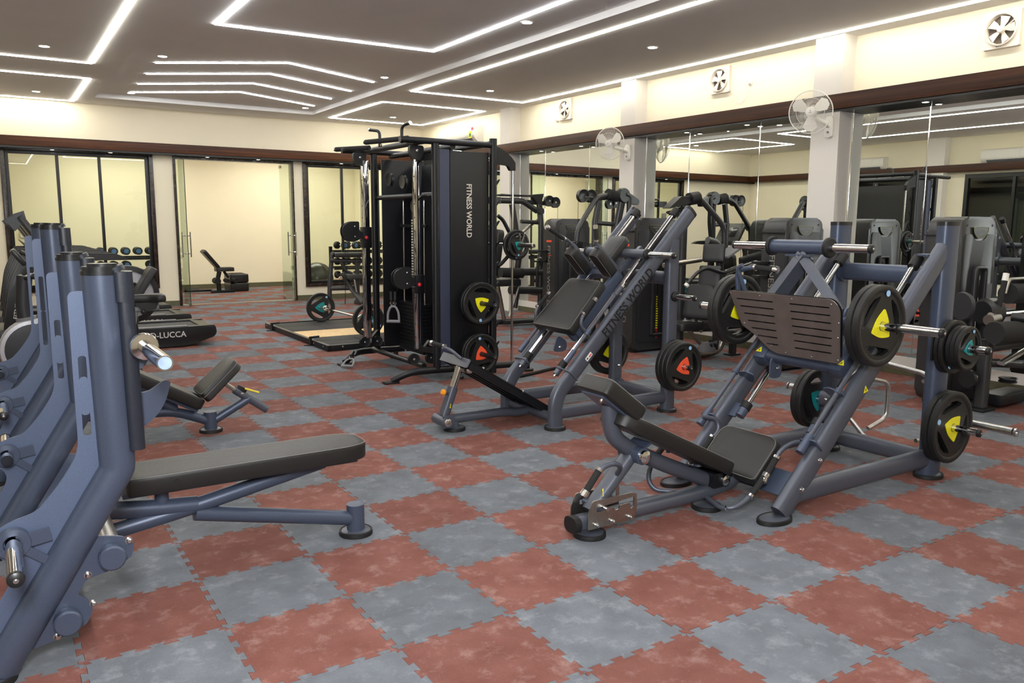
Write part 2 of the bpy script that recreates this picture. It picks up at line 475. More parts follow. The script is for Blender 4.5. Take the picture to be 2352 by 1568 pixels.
def seam(parent, poly, o, u, v, h, inset=0.012, name='stitching'):
    """a line of stitching following the outline"""
    o, u, v = Vector(o), Vector(u).normalized(), Vector(v).normalized(); w = u.cross(v)
    cx = sum(p[0] for p in poly) / len(poly); cy = sum(p[1] for p in poly) / len(poly)
    ext = max(max(abs(p[0] - cx), abs(p[1] - cy)) for p in poly)
    P = [o + u * (cx + (p[0] - cx) * (1 - inset / ext)) + v * (cy + (p[1] - cy) * (1 - inset / ext)) + w * h for p in poly]
    b = B(); b.tube(P + [P[0]], 0.0012, seg=4, ref=w, caps=False); return b.out(name, THREAD, parent)
def bolt(b, p, ax, r=0.011, h=0.010, mi=0):
    b.lathe([(r * 1.35, 0), (r * 1.35, 0.002), (r, 0.002), (r, h * 0.7), (r * 0.6, h), (0, h)], p, ax, seg=10, mi=mi)
# ---------------------------------------------------------------- the room
XR, XL, YB, YF, ZC, ZT = 8.12, -2.5, 16.25, -3.6, 3.63, 3.70
# floor slab and interlocking tiles
fl = struct(B().box(((XR + XL) / 2, (YF + 20.6) / 2, -0.056), (XR - XL, 20.6 - YF, 0.1)).out('floor', mat('dark_screed', '#141414', 0.9)))
TS, TX, TY = 0.5, 1.663, 2.078
def tile_outline():
    d = 0.0115; P_ = []
    per = 0.1; E_ = []
    for k in range(5):
        t = k * per
        E_ += [(t + 0.031, -d), (t + 0.021, d), (t + 0.079, d), (t + 0.069, -d)]
    bot = [(0, 0), (0.008, -d)] + E_ + [(0.492, -d)]
    lef = [(0, 0), (-d, 0.008)] + [(y, x) for (x, y) in E_] + [(-d, 0.492)]
    top = [(x, y + TS) for (x, y) in bot]; rig = [(x + TS, y) for (x, y) in lef]
    out = bot + rig + [(TS, TS)] + list(reversed(top))[:-1] + [(0, TS)] + list(reversed(lef))[:-1]
    res = []
    for p in out:
        if not res or (abs(p[0] - res[-1][0]) + abs(p[1] - res[-1][1])) > 1e-6: res.append(p)
    k = 0.9972
    return [((x - 0.25) * k, (y - 0.25) * k) for (x, y) in res]
TO = tile_outline()
def tile_mesh(m):
    b = B(); tri_fill(b, [TO], (0, 0, -0.003), (1, 0, 0), (0, 1, 0), 0.006)
    o = b.out('rubber_tile', m); me = o.data; bpy.data.objects.remove(o); return me
TM = [tile_mesh(TILE_RED), tile_mesh(TILE_GREY)]
cells = []
for i in range(-9, 13):
    for j in range(-12, 38):
        x, y = TX + (i + 0.5) * TS, TY + (j + 0.5) * TS
        if x < XL - 0.1 or x > XR - 0.05 or y < YF or y > 20.4: continue
        d = Vector((x, y, -1.57)); z = d.dot(_F)
        vis = z > 0.5 and abs(d.dot(_r2) / z) < 0.69 and abs(d.dot(_u2) / z) < 0.48 and y < 16
        cells.append((0 if vis else 1, math.hypot(x, y), i, j, x, y))
cells.sort()
rest = B()
for n_, (v_, d_, i, j, x, y) in enumerate(cells):
    red = (i + j) % 2
    if v_ == 0 and n_ < 296:
        o = bpy.data.objects.new('rubber_tile', TM[0 if red else 1]); COL.objects.link(o); o.parent = fl
        o.location = (x, y, R.uniform(-0.0008, 0.0008)); o.rotation_euler = (R.uniform(-1, 1) * 0.0016, R.uniform(-1, 1) * 0.0016, R.uniform(-1, 1) * 0.0012)
        continue
    if (n_ < 500 and v_ == 0) or d_ < 8:
        tri_fill(rest, [[(p[0] + x, p[1] + y) for p in TO]], (0, 0, -0.003), (1, 0, 0), (0, 1, 0), 0.006, 0 if red else 1)
    else:
        q = 0.249; rest.add([(x - q, y - q, 0), (x + q, y - q, 0), (x + q, y + q, 0), (x - q, y + q, 0)], [(0, 1, 2, 3)], 0 if red else 1)
rest.out('tile_field', [TILE_RED, TILE_GREY], fl, kind='stuff')

def slab(name, boxes, m, bev=0.0):
    b = B()
    for a, c in boxes: b.box([(a[k] + c[k]) / 2 for k in range(3)], [abs(c[k] - a[k]) for k in range(3)], bev=bev)
    return struct(b.out(name, m))
# ceiling: perimeter slab at ZC, raised tray over the middle
TRX0, TRX1, TRY0, TRY1 = 1.63, 5.36, -2.2, 15.35
slab('ceiling', [((TRX0 - .1, TRY0 - .1, ZT), (TRX1 + .1, TRY1 + .1, ZC + .25))], CEIL)
slab('trim_31', [((XL - .2, YF - .2, ZC), (TRX0, YB + .2, ZC + .25))], CEIL)
slab('trim_32', [((TRX1, YF - .2, ZC), (XR + .2, YB + .2, ZC + .25))], CEIL)
slab('trim_33', [((TRX0, TRY1, ZC), (TRX1, YB + .2, ZC + .25))], CEIL)
slab('trim_34', [((TRX0, YF - .2, ZC), (TRX1, TRY0, ZC + .25))], CEIL)
# walls
slab('wall_right', [((XR, YF, 0), (XR + .15, YB + .2, ZC))], WALL)
slab('wall_front', [((XL, YF - .15, 0), (XR, YF, ZC))], WALL)
W1 = (0.27, 2.56, 0.40, 2.80); DR = (3.0, 5.2, 0.0, 2.79); W2 = (5.47, 7.85, 0.32, 2.79)
yb0, yb1 = YB, YB + 0.20
slab('wall_back', [((XL, yb0, 2.79), (XR, yb1, ZC)), ((XL, yb0, 0), (W1[0], yb1, 2.79)), ((W1[1], yb0, 0), (DR[0], yb1, 2.79)),
                   ((DR[1], yb0, 0), (W2[0], yb1, 2.79)), ((W2[1], yb0, 0), (XR, yb1, 2.79)),
                   ((W1[0], yb0, 0), (W1[1], yb1, W1[2])), ((W2[0], yb0, 0), (W2[1], yb1, W2[2]))], WALL)
# left wall with night windows (seen in the mirrors)
LW = [(-2.3, -0.4), (0.9, 2.9), (4.3, 6.4), (7.8, 9.9), (11.2, 13.6)]
bx = [((XL - .15, YF, 2.79), (XL, YB + .2, ZC)), ((XL - .15, YF, 0), (XL, YB + .2, 0.35))]
prev = YF
for a, c in LW: bx.append(((XL - .15, prev, .35), (XL, a, 2.79))); prev = c
bx.append(((XL - .15, prev, .35), (XL, YB + .2, 2.79)))
slab('wall_left', bx, WALL)
# back room shell
slab('wall_studio_back', [((XL, 20.2, 0), (XR + .15, 20.35, 3.6))], WALL)
slab('wall_studio_left', [((-0.6, yb1, 0), (-0.45, 20.2, 3.6))], WALL)
slab('wall_studio_right', [((XR, yb1, 0), (XR + .15, 20.2, 3.6))], WALL)
slab('ceiling_studio', [((XL, yb1, 3.5), (XR + .15, 20.3, 3.62))], CEIL)
slab('baseboard_studio', [((-0.45, 20.18, 0), (XR, 20.2, .11))], SKIRT)
# piers on the right wall, and one trim each
PIERS = [(12.31, 12.64), (8.98, 9.30), (5.63, 5.99), (2.30, 2.65), (-1.05, -0.7)]
for k, (a, c) in enumerate(PIERS):
    slab('trim_%d' % (k + 1), [((7.90, a, 0), (XR, c, ZC))], WALLG)
for k, (a, c) in enumerate([(-1.4, -1.0), (3.4, 3.8), (6.9, 7.3), (10.3, 10.7)]):
    slab('trim_%d' % (k + 11), [((XL, a, 0), (XL + .2, c, ZC))], WALLG)
# walnut beams
slab('trim_21', [((7.86, YF, 2.84), (XR, YB - .22, 3.0))], WOODY, 0.004)
slab('trim_22', [((XL, YB - .22, 2.835), (XR, YB, 3.0))], WOODX, 0.004)
slab('trim_23', [((XL, YF, 2.84), (XL + .22, YB - .22, 3.0))], WOODY, 0.004)
slab('trim_24', [((7.885, YF, 2.815), (XR, YB - .22, 2.84))], FRAME)
slab('trim_25', [((XL, YB - .20, 2.80), (XR, YB, 2.835))], FRAME)
# skirting
slab('baseboard_back', [((XL, YB - .015, 0), (DR[0] - .04, YB, .10)), ((DR[1] + .04, YB - .015, 0), (XR, YB, .10))], SKIRT)
slab('baseboard_right', [((XR - .02, YF, 0), (XR, YB, .09))], SKIRT)
slab('baseboard_left', [((XL, YF, 0), (XL + .015, YB, .09))], SKIRT)
# mirrors between the piers
def mirror(a, c, label):
    t = B().box((XR - .006, (a + c) / 2, (0.20 + 2.815) / 2), (0.008, c - a - 0.006, 2.615))
    o = t.out('wall_mirror', MIRROR); o.location = Vector((0, 0, 0))
    e = B()
    for yy in (a + .002, c - .002): e.box((XR - .011, yy, 1.51), (0.004, 0.007, 2.61))
    me = e.out('bevelled_edge', CHROME, o); me['label'] = 'bright bevelled edge strips'
    ctr = Vector((XR, (a + c) / 2, 1.5)); rot = Matrix.Translation(ctr) @ Matrix.Rotation(math.radians(R.uniform(-.22, .22)), 4, 'Z') @ Matrix.Rotation(math.radians(R.uniform(-.10, .10)), 4, 'Y') @ Matrix.Translation(-ctr)
    o.matrix_world = rot
    return tag(o, label, 'mirror', 'mirror panes along the right wall')
MS = [(12.66, 13.9, 'frameless mirror pane left of the first pier, behind the cable tower'),
      (11.50, 12.29, 'narrow mirror pane just right of the first white pier'),
      (10.29, 11.50, 'wide middle mirror pane behind the pulldown machine'),
      (9.32, 10.29, 'mirror pane just left of the pier with the far wall fan'),
      (8.09, 8.96, 'mirror pane just right of the pier with the far wall fan'),
      (6.89, 8.09, 'wide mirror pane above the abdominal machine'),
      (6.01, 6.89, 'mirror pane just left of the pier with the near wall fan'),
      (4.73, 5.61, 'mirror pane just right of the pier with the near wall fan'),
      (3.53, 4.73, 'wide mirror pane at the right edge reflecting an air conditioner'),
      (2.67, 3.53, 'mirror pane past the right edge beside the roller machine')]
for a, c, l in MS: mirror(a, c, l)
slab('trim_26', [((XR - .012, YF, 0.09), (XR, YB - .3, 0.20))], WALLG)

def window(name, x0, x1, z0, z1, mull, y=YB):
    b = B(); w = 0.055
    for (a, c) in (((x0 - .05, y - .035, z0 - .05), (x0 + .02, y + .1, z1 + .05)), ((x1 - .02, y - .035, z0 - .05), (x1 + .05, y + .1, z1 + .05)),
                   ((x0 + .02, y - .035, z1 - .02), (x1 - .02, y + .1, z1 + .04)), ((x0 + .02, y - .035, z0 - .05), (x1 - .02, y + .1, z0 + .01))):
        b.box([(a[k] + c[k]) / 2 for k in range(3)], [c[k] - a[k] for k in range(3)], bev=.004)
    root = struct(b.out(name, FRAMEW))
    b = B()
    for (a, c) in (((x0 + .02, y + .02, z0 + .01), (x0 + .08, y + .08, z1 - .02)), ((x1 - .08, y + .02, z0 + .01), (x1 - .02, y + .08, z1 - .02)),
                   ((x0 + .08, y + .02, z1 - .08), (x1 - .08, y + .08, z1 - .02)), ((x0 + .08, y + .02, z0 + .01), (x1 - .08, y + .08, z0 + .07))):
        b.box([(a[k] + c[k]) / 2 for k in range(3)], [c[k] - a[k] for k in range(3)], bev=.003)
    b.out('window_frame', FRAME, root)
    xs = [x0 + .05] + mull + [x1 - .05]
    for mx in mull: B().box((mx, y + .05, (z0 + z1) / 2), (0.05, 0.05, z1 - z0 - .1), bev=.003).out('mullion', FRAME, root)
    for a, c in zip(xs, xs[1:]): B().box(((a + c) / 2, y + .05, (z0 + z1) / 2), (c - a - .03, 0.006, z1 - z0 - .1)).out('pane', GLASS, root)
    return root
window('window_1', *W1, [1.07, 1.73]); window('window_2', *W2, [6.27, 7.08])
for k, (a, c) in enumerate(LW):
    root = B()
    for y0, y1, z0, z1 in ((a, a + .08, .35, 2.79), (c - .08, c, .35, 2.79), (a + .08, c - .08, 2.70, 2.79), (a + .08, c - .08, .35, .44)):
        root.box((XL - .04, (y0 + y1) / 2, (z0 + z1) / 2), (0.10, y1 - y0, z1 - z0))
    root = struct(root.out('window_%d' % (k + 3), FRAME))
    mid = (a + c) / 2
    B().box((XL - .04, mid, 1.57), (0.07, 0.06, 2.26)).out('mullion', FRAME, root)
    for y0, y1 in ((a + .08, mid - .03), (mid + .03, c - .08)): B().box((XL - .05, (y0 + y1) / 2, 1.57), (0.006, y1 - y0, 2.26)).out('pane', GLASS, root)
slab('wall_night_outside', [((XL - .9, YF, 0), (XL - .8, YB + .2, ZC))], NIGHT)
# door reveal and the two glass leaves, standing open
slab('trim_27', [((DR[0] - .05, YB - .03, 0), (DR[0], yb1, 2.8)), ((DR[1], YB - .03, 0), (DR[1] + .03, yb1, 2.8)), ((DR[0], YB - .02, 2.75), (DR[1], yb1, 2.80))], FRAMEW)
slab('trim_28', [((DR[0], YB + .02, -.004), (DR[1], YB + .14, .006))], BRUSH)
def door(name, x, dx):
    root = struct(B().box((x, 16.36, 1.385), (0.012, 0.98, 2.71), rot=Matrix.Rotation(math.radians(dx), 3, 'Z')).out(name, GLASSG))
    c = Vector((x, 16.36, 0)); M_ = Matrix.Rotation(math.radians(dx), 3, 'Z')
    P_ = lambda a, b, z: c + M_ @ Vector((a, b, 0)) + Vector((0, 0, z))
    h = B()
    for s in (-1, 1):
        h.cyl(P_(s * .075, -.40, .93), P_(s * .075, -.40, 1.40), .013)
    for z in (1.0, 1.33): h.cyl(P_(-.075, -.40, z), P_(.075, -.40, z), .010)
    h.out('door_handle', CHROME, root)
    f = B()
    for z in (.04, 2.72): f.box(P_(0, .42, z), (.03, .13, .06), M_, .004)
    f.box(P_(0, -.46, .05), (.03, .06, .07), M_, .004)
    f.out('patch_fitting', BRUSH, root)
    e = B(); e.box(P_(0, -.492, 1.385), (.013, .004, 2.71), M_); e.out('glass_edge', mat('dark_green_glass_edge', '#2d3a30', .2), root)
    return root
door('door_1', 3.05, 3); door('door_2', 5.10, -4)

# ---------------------------------------------------------------- ceiling lights
def strip(name, pts, z, closed, label, m, w=0.032):
    P_ = [Vector((p[0], p[1])) for p in pts]; b = B(); seg = list(zip(P_, P_[1:])) + ([(P_[-1], P_[0])] if closed else [])
    for a, c in seg:
        t = (c - a).normalized(); a2, c2 = a - t * w / 2, c + t * w / 2
        b.span((a2.x, a2.y, z - .0055), (c2.x, c2.y, z - .0055), w, 0.010, (t.y, -t.x, 0))
    o = b.out(name, m); return tag(o, label, 'light')
strip('led_strip', [(5.71, -1.5), (5.71, 11.74), (7.79, 11.74), (7.79, -1.5)], ZC, True, 'long bright LED rectangle on the ceiling beside the right wall', LED)
strip('led_strip', [(5.78, 13.02), (7.79, 13.02), (7.79, 15.55), (5.78, 15.55)], ZC, True, 'small LED square on the ceiling in the far right corner', LED)
strip('led_strip', [(1.27, -1.5), (1.27, 12.13), (-0.9, 12.13), (-0.9, -1.5)], ZC, True, 'long LED outline at the upper left ending in a square corner', LED)
strip('led_strip', [(1.36, 13.42), (1.36, 16.02), (-0.9, 16.02), (-0.9, 13.42)], ZC, True, 'small LED rectangle at the far left above the left window', LED)
strip('led_strip', [(2.22, 1.8), (2.22, 9.35), (4.80, 9.25), (4.80, 1.8)], ZT, True, 'big LED outline in the middle of the raised ceiling tray', LEDC)
for k, (a, c, d, l) in enumerate([((2.05, 12.0), (3.53, 11.0), (5.04, 11.72), 'bent LED chevron nearest the camera, first of four'), ((2.08, 12.95), (3.55, 11.93), (5.07, 12.7), 'bent LED chevron second of four from the camera'),
                                  ((2.11, 13.95), (3.58, 12.88), (5.09, 13.66), 'bent LED chevron third of four from the camera'), ((2.14, 14.9), (3.61, 13.83), (5.13, 14.65), 'bent LED chevron farthest from the camera, by the back wall')]):
    strip('led_strip', [a, c, d], ZT, False, l, LEDC)
def spot(x, y, z, label, r=.055, m=None, name='downlight', group='recessed downlights'):
    t = thing(name, label, 'light', (x, y, z), group)
    B().lathe([(r, 0), (r * 1.3, -.001), (r * 1.32, -.006), (r * 1.0, -.008), (r * .98, -.002)], (x, y, z), seg=20).out('trim_ring', WHITEPL, t)
    B().lathe([(0, -.004), (r * .98, -.004)], (x, y, z), seg=20).out('lens', m or SPOT, t)
for x, y, z, l in [(0.70, 11.3, ZC, 'round downlight inside the upper left LED outline'), (0.78, 15.2, ZC, 'round downlight inside the small far left LED rectangle'), (6.66, 7.3, ZC, 'round downlight in the long right LED rectangle, nearest the camera'),
                   (6.69, 11.0, ZC, 'round downlight at the far end of the long right LED rectangle'), (6.76, 14.75, ZC, 'round downlight inside the far right LED square'),
                   (2.04, 11.5, ZT, 'round downlight left of the nearest LED chevron'), (2.14, 15.0, ZT, 'round downlight left of the farthest LED chevron'), (5.10, 15.0, ZT, 'round downlight right of the farthest LED chevron'),
                   (5.03, 11.25, ZT, 'round downlight right of the nearest LED chevron'), (4.96, 7.4, ZT, 'round downlight right of the big central LED outline'),
                   (6.66, 3.4, ZC, 'round downlight above the leg press, outside the frame'), (2.04, 4.0, ZT, 'round downlight over the flat bench, outside the frame'), (0.7, 3.5, ZC, 'round downlight over the camera, outside the frame')]:
    spot(x, y, z, l)
for y, w_ in [(11.45, 'left of the pair beside the first white pier'), (10.35, 'right of the pair beside the first white pier'), (8.03, 'first on the beam past the far wall fan'), (7.0, 'above the seam left of the near wall fan'), (4.72, 'beside the mirror seam at the right'), (13.2, 'behind the black cable tower')]:
    spot(7.99, y, 2.815, 'small spot under the right beam, ' + w_, .032, SPOT2, 'beam_spot', 'spots under the right beam')
for x, w_ in [(1.0, 'over the left part of the left window'), (1.9, 'over the right part of the left window'), (3.55, 'over the left half of the doorway'), (4.5, 'over the right half of the doorway'), (6.2, 'over the right window')]:
    spot(x, 16.10, 2.80, 'small spot under the back beam, ' + w_, .032, SPOT2, 'beam_spot', 'spots under the back beam')
# ---------------------------------------------------------------- weight plates (disc axis along y, printed face towards -y)
def disc_poly(r, n=40): return [(r * math.cos(2 * PI * k / n), r * math.sin(2 * PI * k / n)) for k in range(n)]
def blob(pts, rad): return rpoly(pts, rad, 4)
def make_plate(rad, th, insert, at, label, group, name='weight_plate', spin=0.0, flip=False, sticker=True):
    t = thing(name, label, 'weight plate', (0, 0, 0), group)
    k = rad / 0.225; b = B(); slots = []
    for q in range(3):
        a = 2 * PI * q / 3 + PI / 2 + PI / 3
        pts = []
        r0, r1, w = .100, .168, .74
        arc = [(r1 * math.cos(a + s), r1 * math.sin(a + s)) for s in (-w, -w * .5, 0, w * .5, w)]
        ch = r1 * math.cos(w) * 0.93
        inn = [(ch * math.cos(a) - s * math.sin(a), ch * math.sin(a) + s * math.cos(a)) for s in (r1 * math.sin(w) * .8, 0, -r1 * math.sin(w) * .8)]
        slots.append([(p[0] * k, p[1] * k) for p in rpoly(arc + inn, [.02, 0, 0, 0, .02, .03, 0, .03], 3)])
    fu, fv = (1, 0, 0), (0, 0, 1)                      # u x v = -y
    tri_fill(b, [disc_poly(rad * .90)] + [list(reversed(s)) for s in slots] + [list(reversed(disc_poly(.026, 20)))], (0, 0, 0), fu, fv, th * .62)
    b.lathe([(rad * .83, -th * .32), (rad * .86, -th * .46), (rad * .90, -th * .5), (rad * .965, -th * .5), (rad, -th * .36), (rad, th * .36), (rad * .965, th * .5), (rad * .90, th * .5), (rad * .86, th * .46), (rad * .83, th * .32)], ax=(0, 1, 0), seg=44, close=True)
    b.out('plate_body', RUBBER, t)
    a0 = PI / 2
    tp = [(.098 * k * math.cos(a0 + 2 * PI * q / 3), .098 * k * math.sin(a0 + 2 * PI * q / 3)) for q in range(3)]
    side = []
    for q in range(3):
        p, n2 = Vector(tp[q]), Vector(tp[(q + 1) % 3]); side.append(tuple(p)); mid = (p + n2) / 2; side.append(tuple(mid * 1.38))
    for s in (-1, 1):
        c = B(); tri_fill(c, [rpoly(side, [.012 * k, .05 * k] * 3, 4), list(reversed(disc_poly(.027, 20)))], (0, s * th * .36, 0), fu, fv, .006)
        o = c.out('colour_insert', insert, t)
    c = B(); c.lathe([(.0255, -th * .42), (.034, -th * .42), (.036, -th * .38), (.036, th * .38), (.034, th * .42), (.0255, th * .42)], ax=(0, 1, 0), seg=24, close=True)
    c.out('steel_hub', CHROME, t)
    if sticker:
        c = B(); c.lathe([(0, -th * .5 - .0012), (.017 * k, -th * .5 - .001), (.017 * k, -th * .5 + .002)], (0, 0, rad * .80), (0, 1, 0), seg=18); c.out('sticker', STICKER, t)
        for ch in t.children:
            if ch.name.startswith('sticker'): ch.location = (0, .0, 0)
    t.location = at; t.rotation_mode = 'ZYX' if flip else 'XYZ'
    t.rotation_euler = (0, spin, PI if flip else 0)
    return t
PL = {}
def plate(rad, th, col, at, label, group, spin=0.0, flip=False):
    key = (rad, th, col.name)
    if key not in PL:
        t = make_plate(rad, th, col, at, label, group, spin=spin, flip=flip); PL[key] = t; return t
    t = dup(PL[key], at=at, label=label, group=group)
    t.rotation_mode = 'ZYX' if flip else 'XYZ'; t.rotation_euler = (0, spin, PI if flip else 0)
    return t
def warn_label(parent, o, u, v, s=.03):
    b = B(); b.prism([(-s * .58, -s * .45), (s * .58, -s * .45), (0, s * .62)], o, u, v, .0014); w = b.out('warning_label', WARN, parent)
    u, v = Vector(u).normalized(), Vector(v).normalized(); n = u.cross(v)
    b = B(); b.prism([(-s * .14, -s * .22), (s * .10, -s * .25), (s * .02, -s * .06), (s * .12, s * .02), (-s * .05, s * .20), (-s * .02, s * .02)], Vector(o) + n * .0012, u, v, .001); b.out('pictogram', BLACKINK, w)
    return w
def handle(parent, pts, r, g0, g1, tubem=STEEL, ref=(0, 1, 0), gr=.017, name='handle', fil=.05):
    """bent tube whose last stretch g0->g1 carries a foam grip with chrome rings"""
    g0, g1 = Vector(g0), Vector(g1); d = (g1 - g0).normalized()
    b = B(); b.tube(list(pts) + [g1], r, ref=ref, fil=fil, seg=12); h = b.out(name, tubem, parent)
    b = B(); b.cyl(g0, g1, gr); b.out('foam_grip', FOAM, h)
    b = B(); b.cyl(g0 - d * .014, g0 + d * .001, gr * 1.22); b.cyl(g1, g1 + d * .010, gr * 1.25); b.cyl(g1 + d * .010, g1 + d * .026, gr * 1.35); b.cyl(g1 + d * .026, g1 + d * .032, gr * 1.0)
    b.out('chrome_ring', CHROME, h); return h
def peg(parent, a, b_, r=.0245, cap=True, collar=None, m=CHROME):
    a, b_ = Vector(a), Vector(b_); d = (b_ - a).normalized()
    b = B(); b.cyl(a, b_ - d * .02, r, 20); o = b.out('plate_peg', m, parent)
    if cap:
        b = B(); b.lathe([(0, .022), (r * .5, .022), (r * .98, .016), (r * 1.06, .008), (r * 1.06, 0)], b_ - d * .02, d, 18); bolt(b, b_ + d * .001, d, .006, .004, 1); b.out('end_cap', [BLKPL, BOLT], o)
    if collar:
        b = B(); k = 1.85 * float(collar); b.lathe([(r, 0), (r * k * .97, 0), (r * k, .006), (r * k, .020), (r * k * .87, .026), (r, .026)], a, d, 20); b.out('rubber_collar', RUBBERPAD, o)
    return o

# ---------------------------------------------------------------- leg press
def leg_press():
    t = thing('leg_press', 'blue-grey angled leg press with ribbed steel foot plate, in the right foreground', 'gym machine', (3.7, 3.06, 0))
    s2 = math.sqrt(.5); up = Vector((s2, 0, s2)); nn = Vector((-s2, 0, s2))
    def on(x0, y, s, n): return Vector((3.44, y, 0)) + up * s + nn * n      # s along the rail, n above its middle line
    for y in (2.69, 3.43):
        b = B(); b.tube([(3.466, y, .034), (4.90, y, 1.462)], .064, .038, sq=2.8, seg=20); b.out('rail', STEEL, t)
        b = B(); b.tube([(4.905, y, .02), (4.905, y, 1.58)], .082, .048, ref=(0, 1, 0), sq=2.8, seg=20); b.out('rear_post', STEEL_B, t)
        b = B(); b.tube([(4.905, y, 1.578), (4.905, y, 1.602)], .084, .050, ref=(0, 1, 0), sq=2.8, seg=20); b.out('post_cap', BLKPL, t)
        b = B(); b.tube([(3.58, y, .128), (4.88, y, .128)], .058, .036, sq=2.8, seg=20); b.out('base_tube', STEEL, t)
        foot(t, 3.43, y, .115, .075); foot(t, 4.905, y, .10, .085)
        yi = y + (.11 if y < 3 else -.11); sg = 1 if y < 3 else -1
        b = B(); b.cyl((3.885, yi, .435), (4.775, yi, 1.36), .0175); b.out('guide_rod', CHROME, t)
        d = Vector((.89, 0, .925)).normalized()
        b = B()
        for c, l in ((Vector((4.775, yi, 1.36)), .05), (Vector((3.905, yi, .456)), .028)):
            b.cyl(c - d * l, c + d * l * .6, .034)
        b.out('rubber_bumper', RUBBERPAD, t)
        b = B(); b.cyl(Vector((3.905, yi, .456)) - d * .085, Vector((3.905, yi, .456)) - d * .03, .030)
        b.box((3.86, y + sg * .055, .425), (.10, .075, .012), Matrix.Rotation(math.radians(-45), 3, 'Y'))
        b.prism(rpoly([(-.07, -.05), (.07, -.05), (.07, .05), (-.03, .05)], .015), (4.80, y + sg * .07, 1.40), (1, 0, 0), (0, sg, 0), .012)
        b.out('rod_bracket', STEEL_B, t)
        b = B()
        for s in (.22, .42): bolt(b, Vector((3.44, y - .036, 0)) + up * s, (0, -1, 0), .012, .016)
        b.out('bolt', BOLT, t)
        # safety stop: thin tube along the rail with a turning handle
        b = B(); b.cyl(on(0, y + .02, .50, .105), on(0, y + .02, 1.28, .105), .014); b.out('stop_bar', STEEL, t)
        b = B(); b.cyl(on(0, y + .02, .38, .105), on(0, y + .02, .50, .105), .024); b.cyl(on(0, y + .02, .80, .105), on(0, y + .02, .83, .105), .021)
        b.prism(rpoly([(-.06, -.045), (.07, -.045), (.06, .03), (-.05, .05)], .02), on(0, y + .01, .465, .075), (0, 1, 0), nn, .008)
        b.prism(rpoly([(-.055, -.055), (.035, -.055), (.075, .02), (.02, .045), (-.055, .02)], .02), on(0, y + sg * .05, .815, .085), (0, sg, 0), nn, .008)
        b.out('stop_bracket', STEEL_B, t)
        if y < 3: pts = [(3.77, 2.74, .352), (3.70, 2.78, .385), (3.60, 2.80, .352)]; g = ((3.555, 2.80, .300), (3.472, 2.80, .205))
        else: pts = [(3.61, 3.41, .405), (3.70, 3.37, .385), (3.70, 3.35, .32)]; g = ((3.635, 3.35, .280), (3.555, 3.35, .200))
        handle(t, pts, .013, g[0], g[1], name='stop_handle')
        if y < 3: warn_label(t, (4.115, 2.653, .655), (1, 0, .25), (-.25, 0, 1), .04)
    b = B(); b.tube([(4.905, 2.72, .11), (4.905, 3.40, .11)], .040, .055, ref=(0, 0, 1), sq=2.6, seg=18)
    for y in (2.755, 3.365): b.lathe([(.045, -.012), (.068, -.012), (.068, .012), (.045, .012)], (4.905, y, .11), (0, 1, 0), close=True)
    b.out('rear_cross_tube', STEEL, t)
    b = B(); b.tube([(4.885, 2.72, 1.27), (4.885, 3.40, 1.27)], .040, .058, ref=(0, 0, 1), sq=2.6, seg=18)
    for y in (2.755, 3.365): b.lathe([(.045, -.010), (.072, -.010), (.072, .010), (.045, .010)], (4.885, y, 1.27), (0, 1, 0), close=True)
    b.out('upper_cross_tube', STEEL_B, t)
    # bracing plate between the rails near the seat
    b = B(); b.box((3.60, 3.06, .155), (.16, .68, .010), Matrix.Rotation(math.radians(-42), 3, 'Y')); b.out('cross_plate', STEEL_B, t)
    # --- sled
    sl = B()
    for y in (2.79, 3.33):
        sl.span(on(0, y, .93, .10), on(0, y, 1.40, .10), .085, .085, bev=.008)
    sl.tube([on(0, 2.79, .98, .10), on(0, 3.33, .98, .10)], .036, ref=nn, sq=3, seg=18)
    sl.tube([(4.03, 2.62, 1.035), (4.03, 3.50, 1.035)], .048, ref=(0, 0, 1), seg=20)
    sl.prism(rpoly([(-.08, -.09), (.06, -.09), (.09, 0), (.02, .09), (-.06, .06)], .03), (4.06, 2.74, 1.05), (1, 0, 0), (0, 0, 1), .012)
    sl.prism(rpoly([(-.08, -.09), (.06, -.09), (.09, 0), (.02, .09), (-.06, .06)], .03), (4.06, 3.38, 1.05), (1, 0, 0), (0, 0, 1), .012)
    sled = sl.out('sled', STEEL_B, t)
    b = B(); b.prism(rpoly([(-.055, -.07), (.055, -.07), (.045, .07), (-.05, .07)], .045), on(0, 3.235, .93, .06), (1, 0, 0), (0, 0, 1), .012)
    bolt(b, on(0, 3.225, .93, .05), (0, -1, 0), .010, .010, 1); b.out('hanging_plate', [STEEL_B, BOLT], sled)
    b = B(); b.span((4.035, 3.045, 1.40), (3.97, 3.235, 1.10), .055, .095, (0.3, 0, 1)); b.span((4.035, 3.075, 1.40), (4.05, 2.80, 1.08), .055, .095, (0.3, 0, 1))
    b.out('v_brace', STEEL, sled)
    b = B(); b.tube([(4.035, 2.90, 1.449), (4.035, 3.28, 1.449)], .042, ref=(0, 0, 1), seg=20)
    b.box((4.035, 3.07, 1.40), (.10, .17, .012)); b.out('crossbar_sleeve', STEEL_B, sled)
    for a, c in ((2.90, 2.615), (3.28, 3.60)):
        peg(sled, (4.035, a, 1.449), (4.035, c, 1.449), .0245, True, 1.3)
    # foot plate: slotted dark sheet steel
    o = Vector((3.905, 3.06, .985)); u = Vector((0, -1, 0)); v = Vector((-.26, 0, .965)).normalized()
    out = rpoly([(-.375, .19), (.335, .19), (.375, .10), (.375, -.06), (.32, -.19), (-.14, -.20), (-.27, -.10), (-.36, -.06)], [.02, .07, .02, .03, .02, .05, .04, .02])
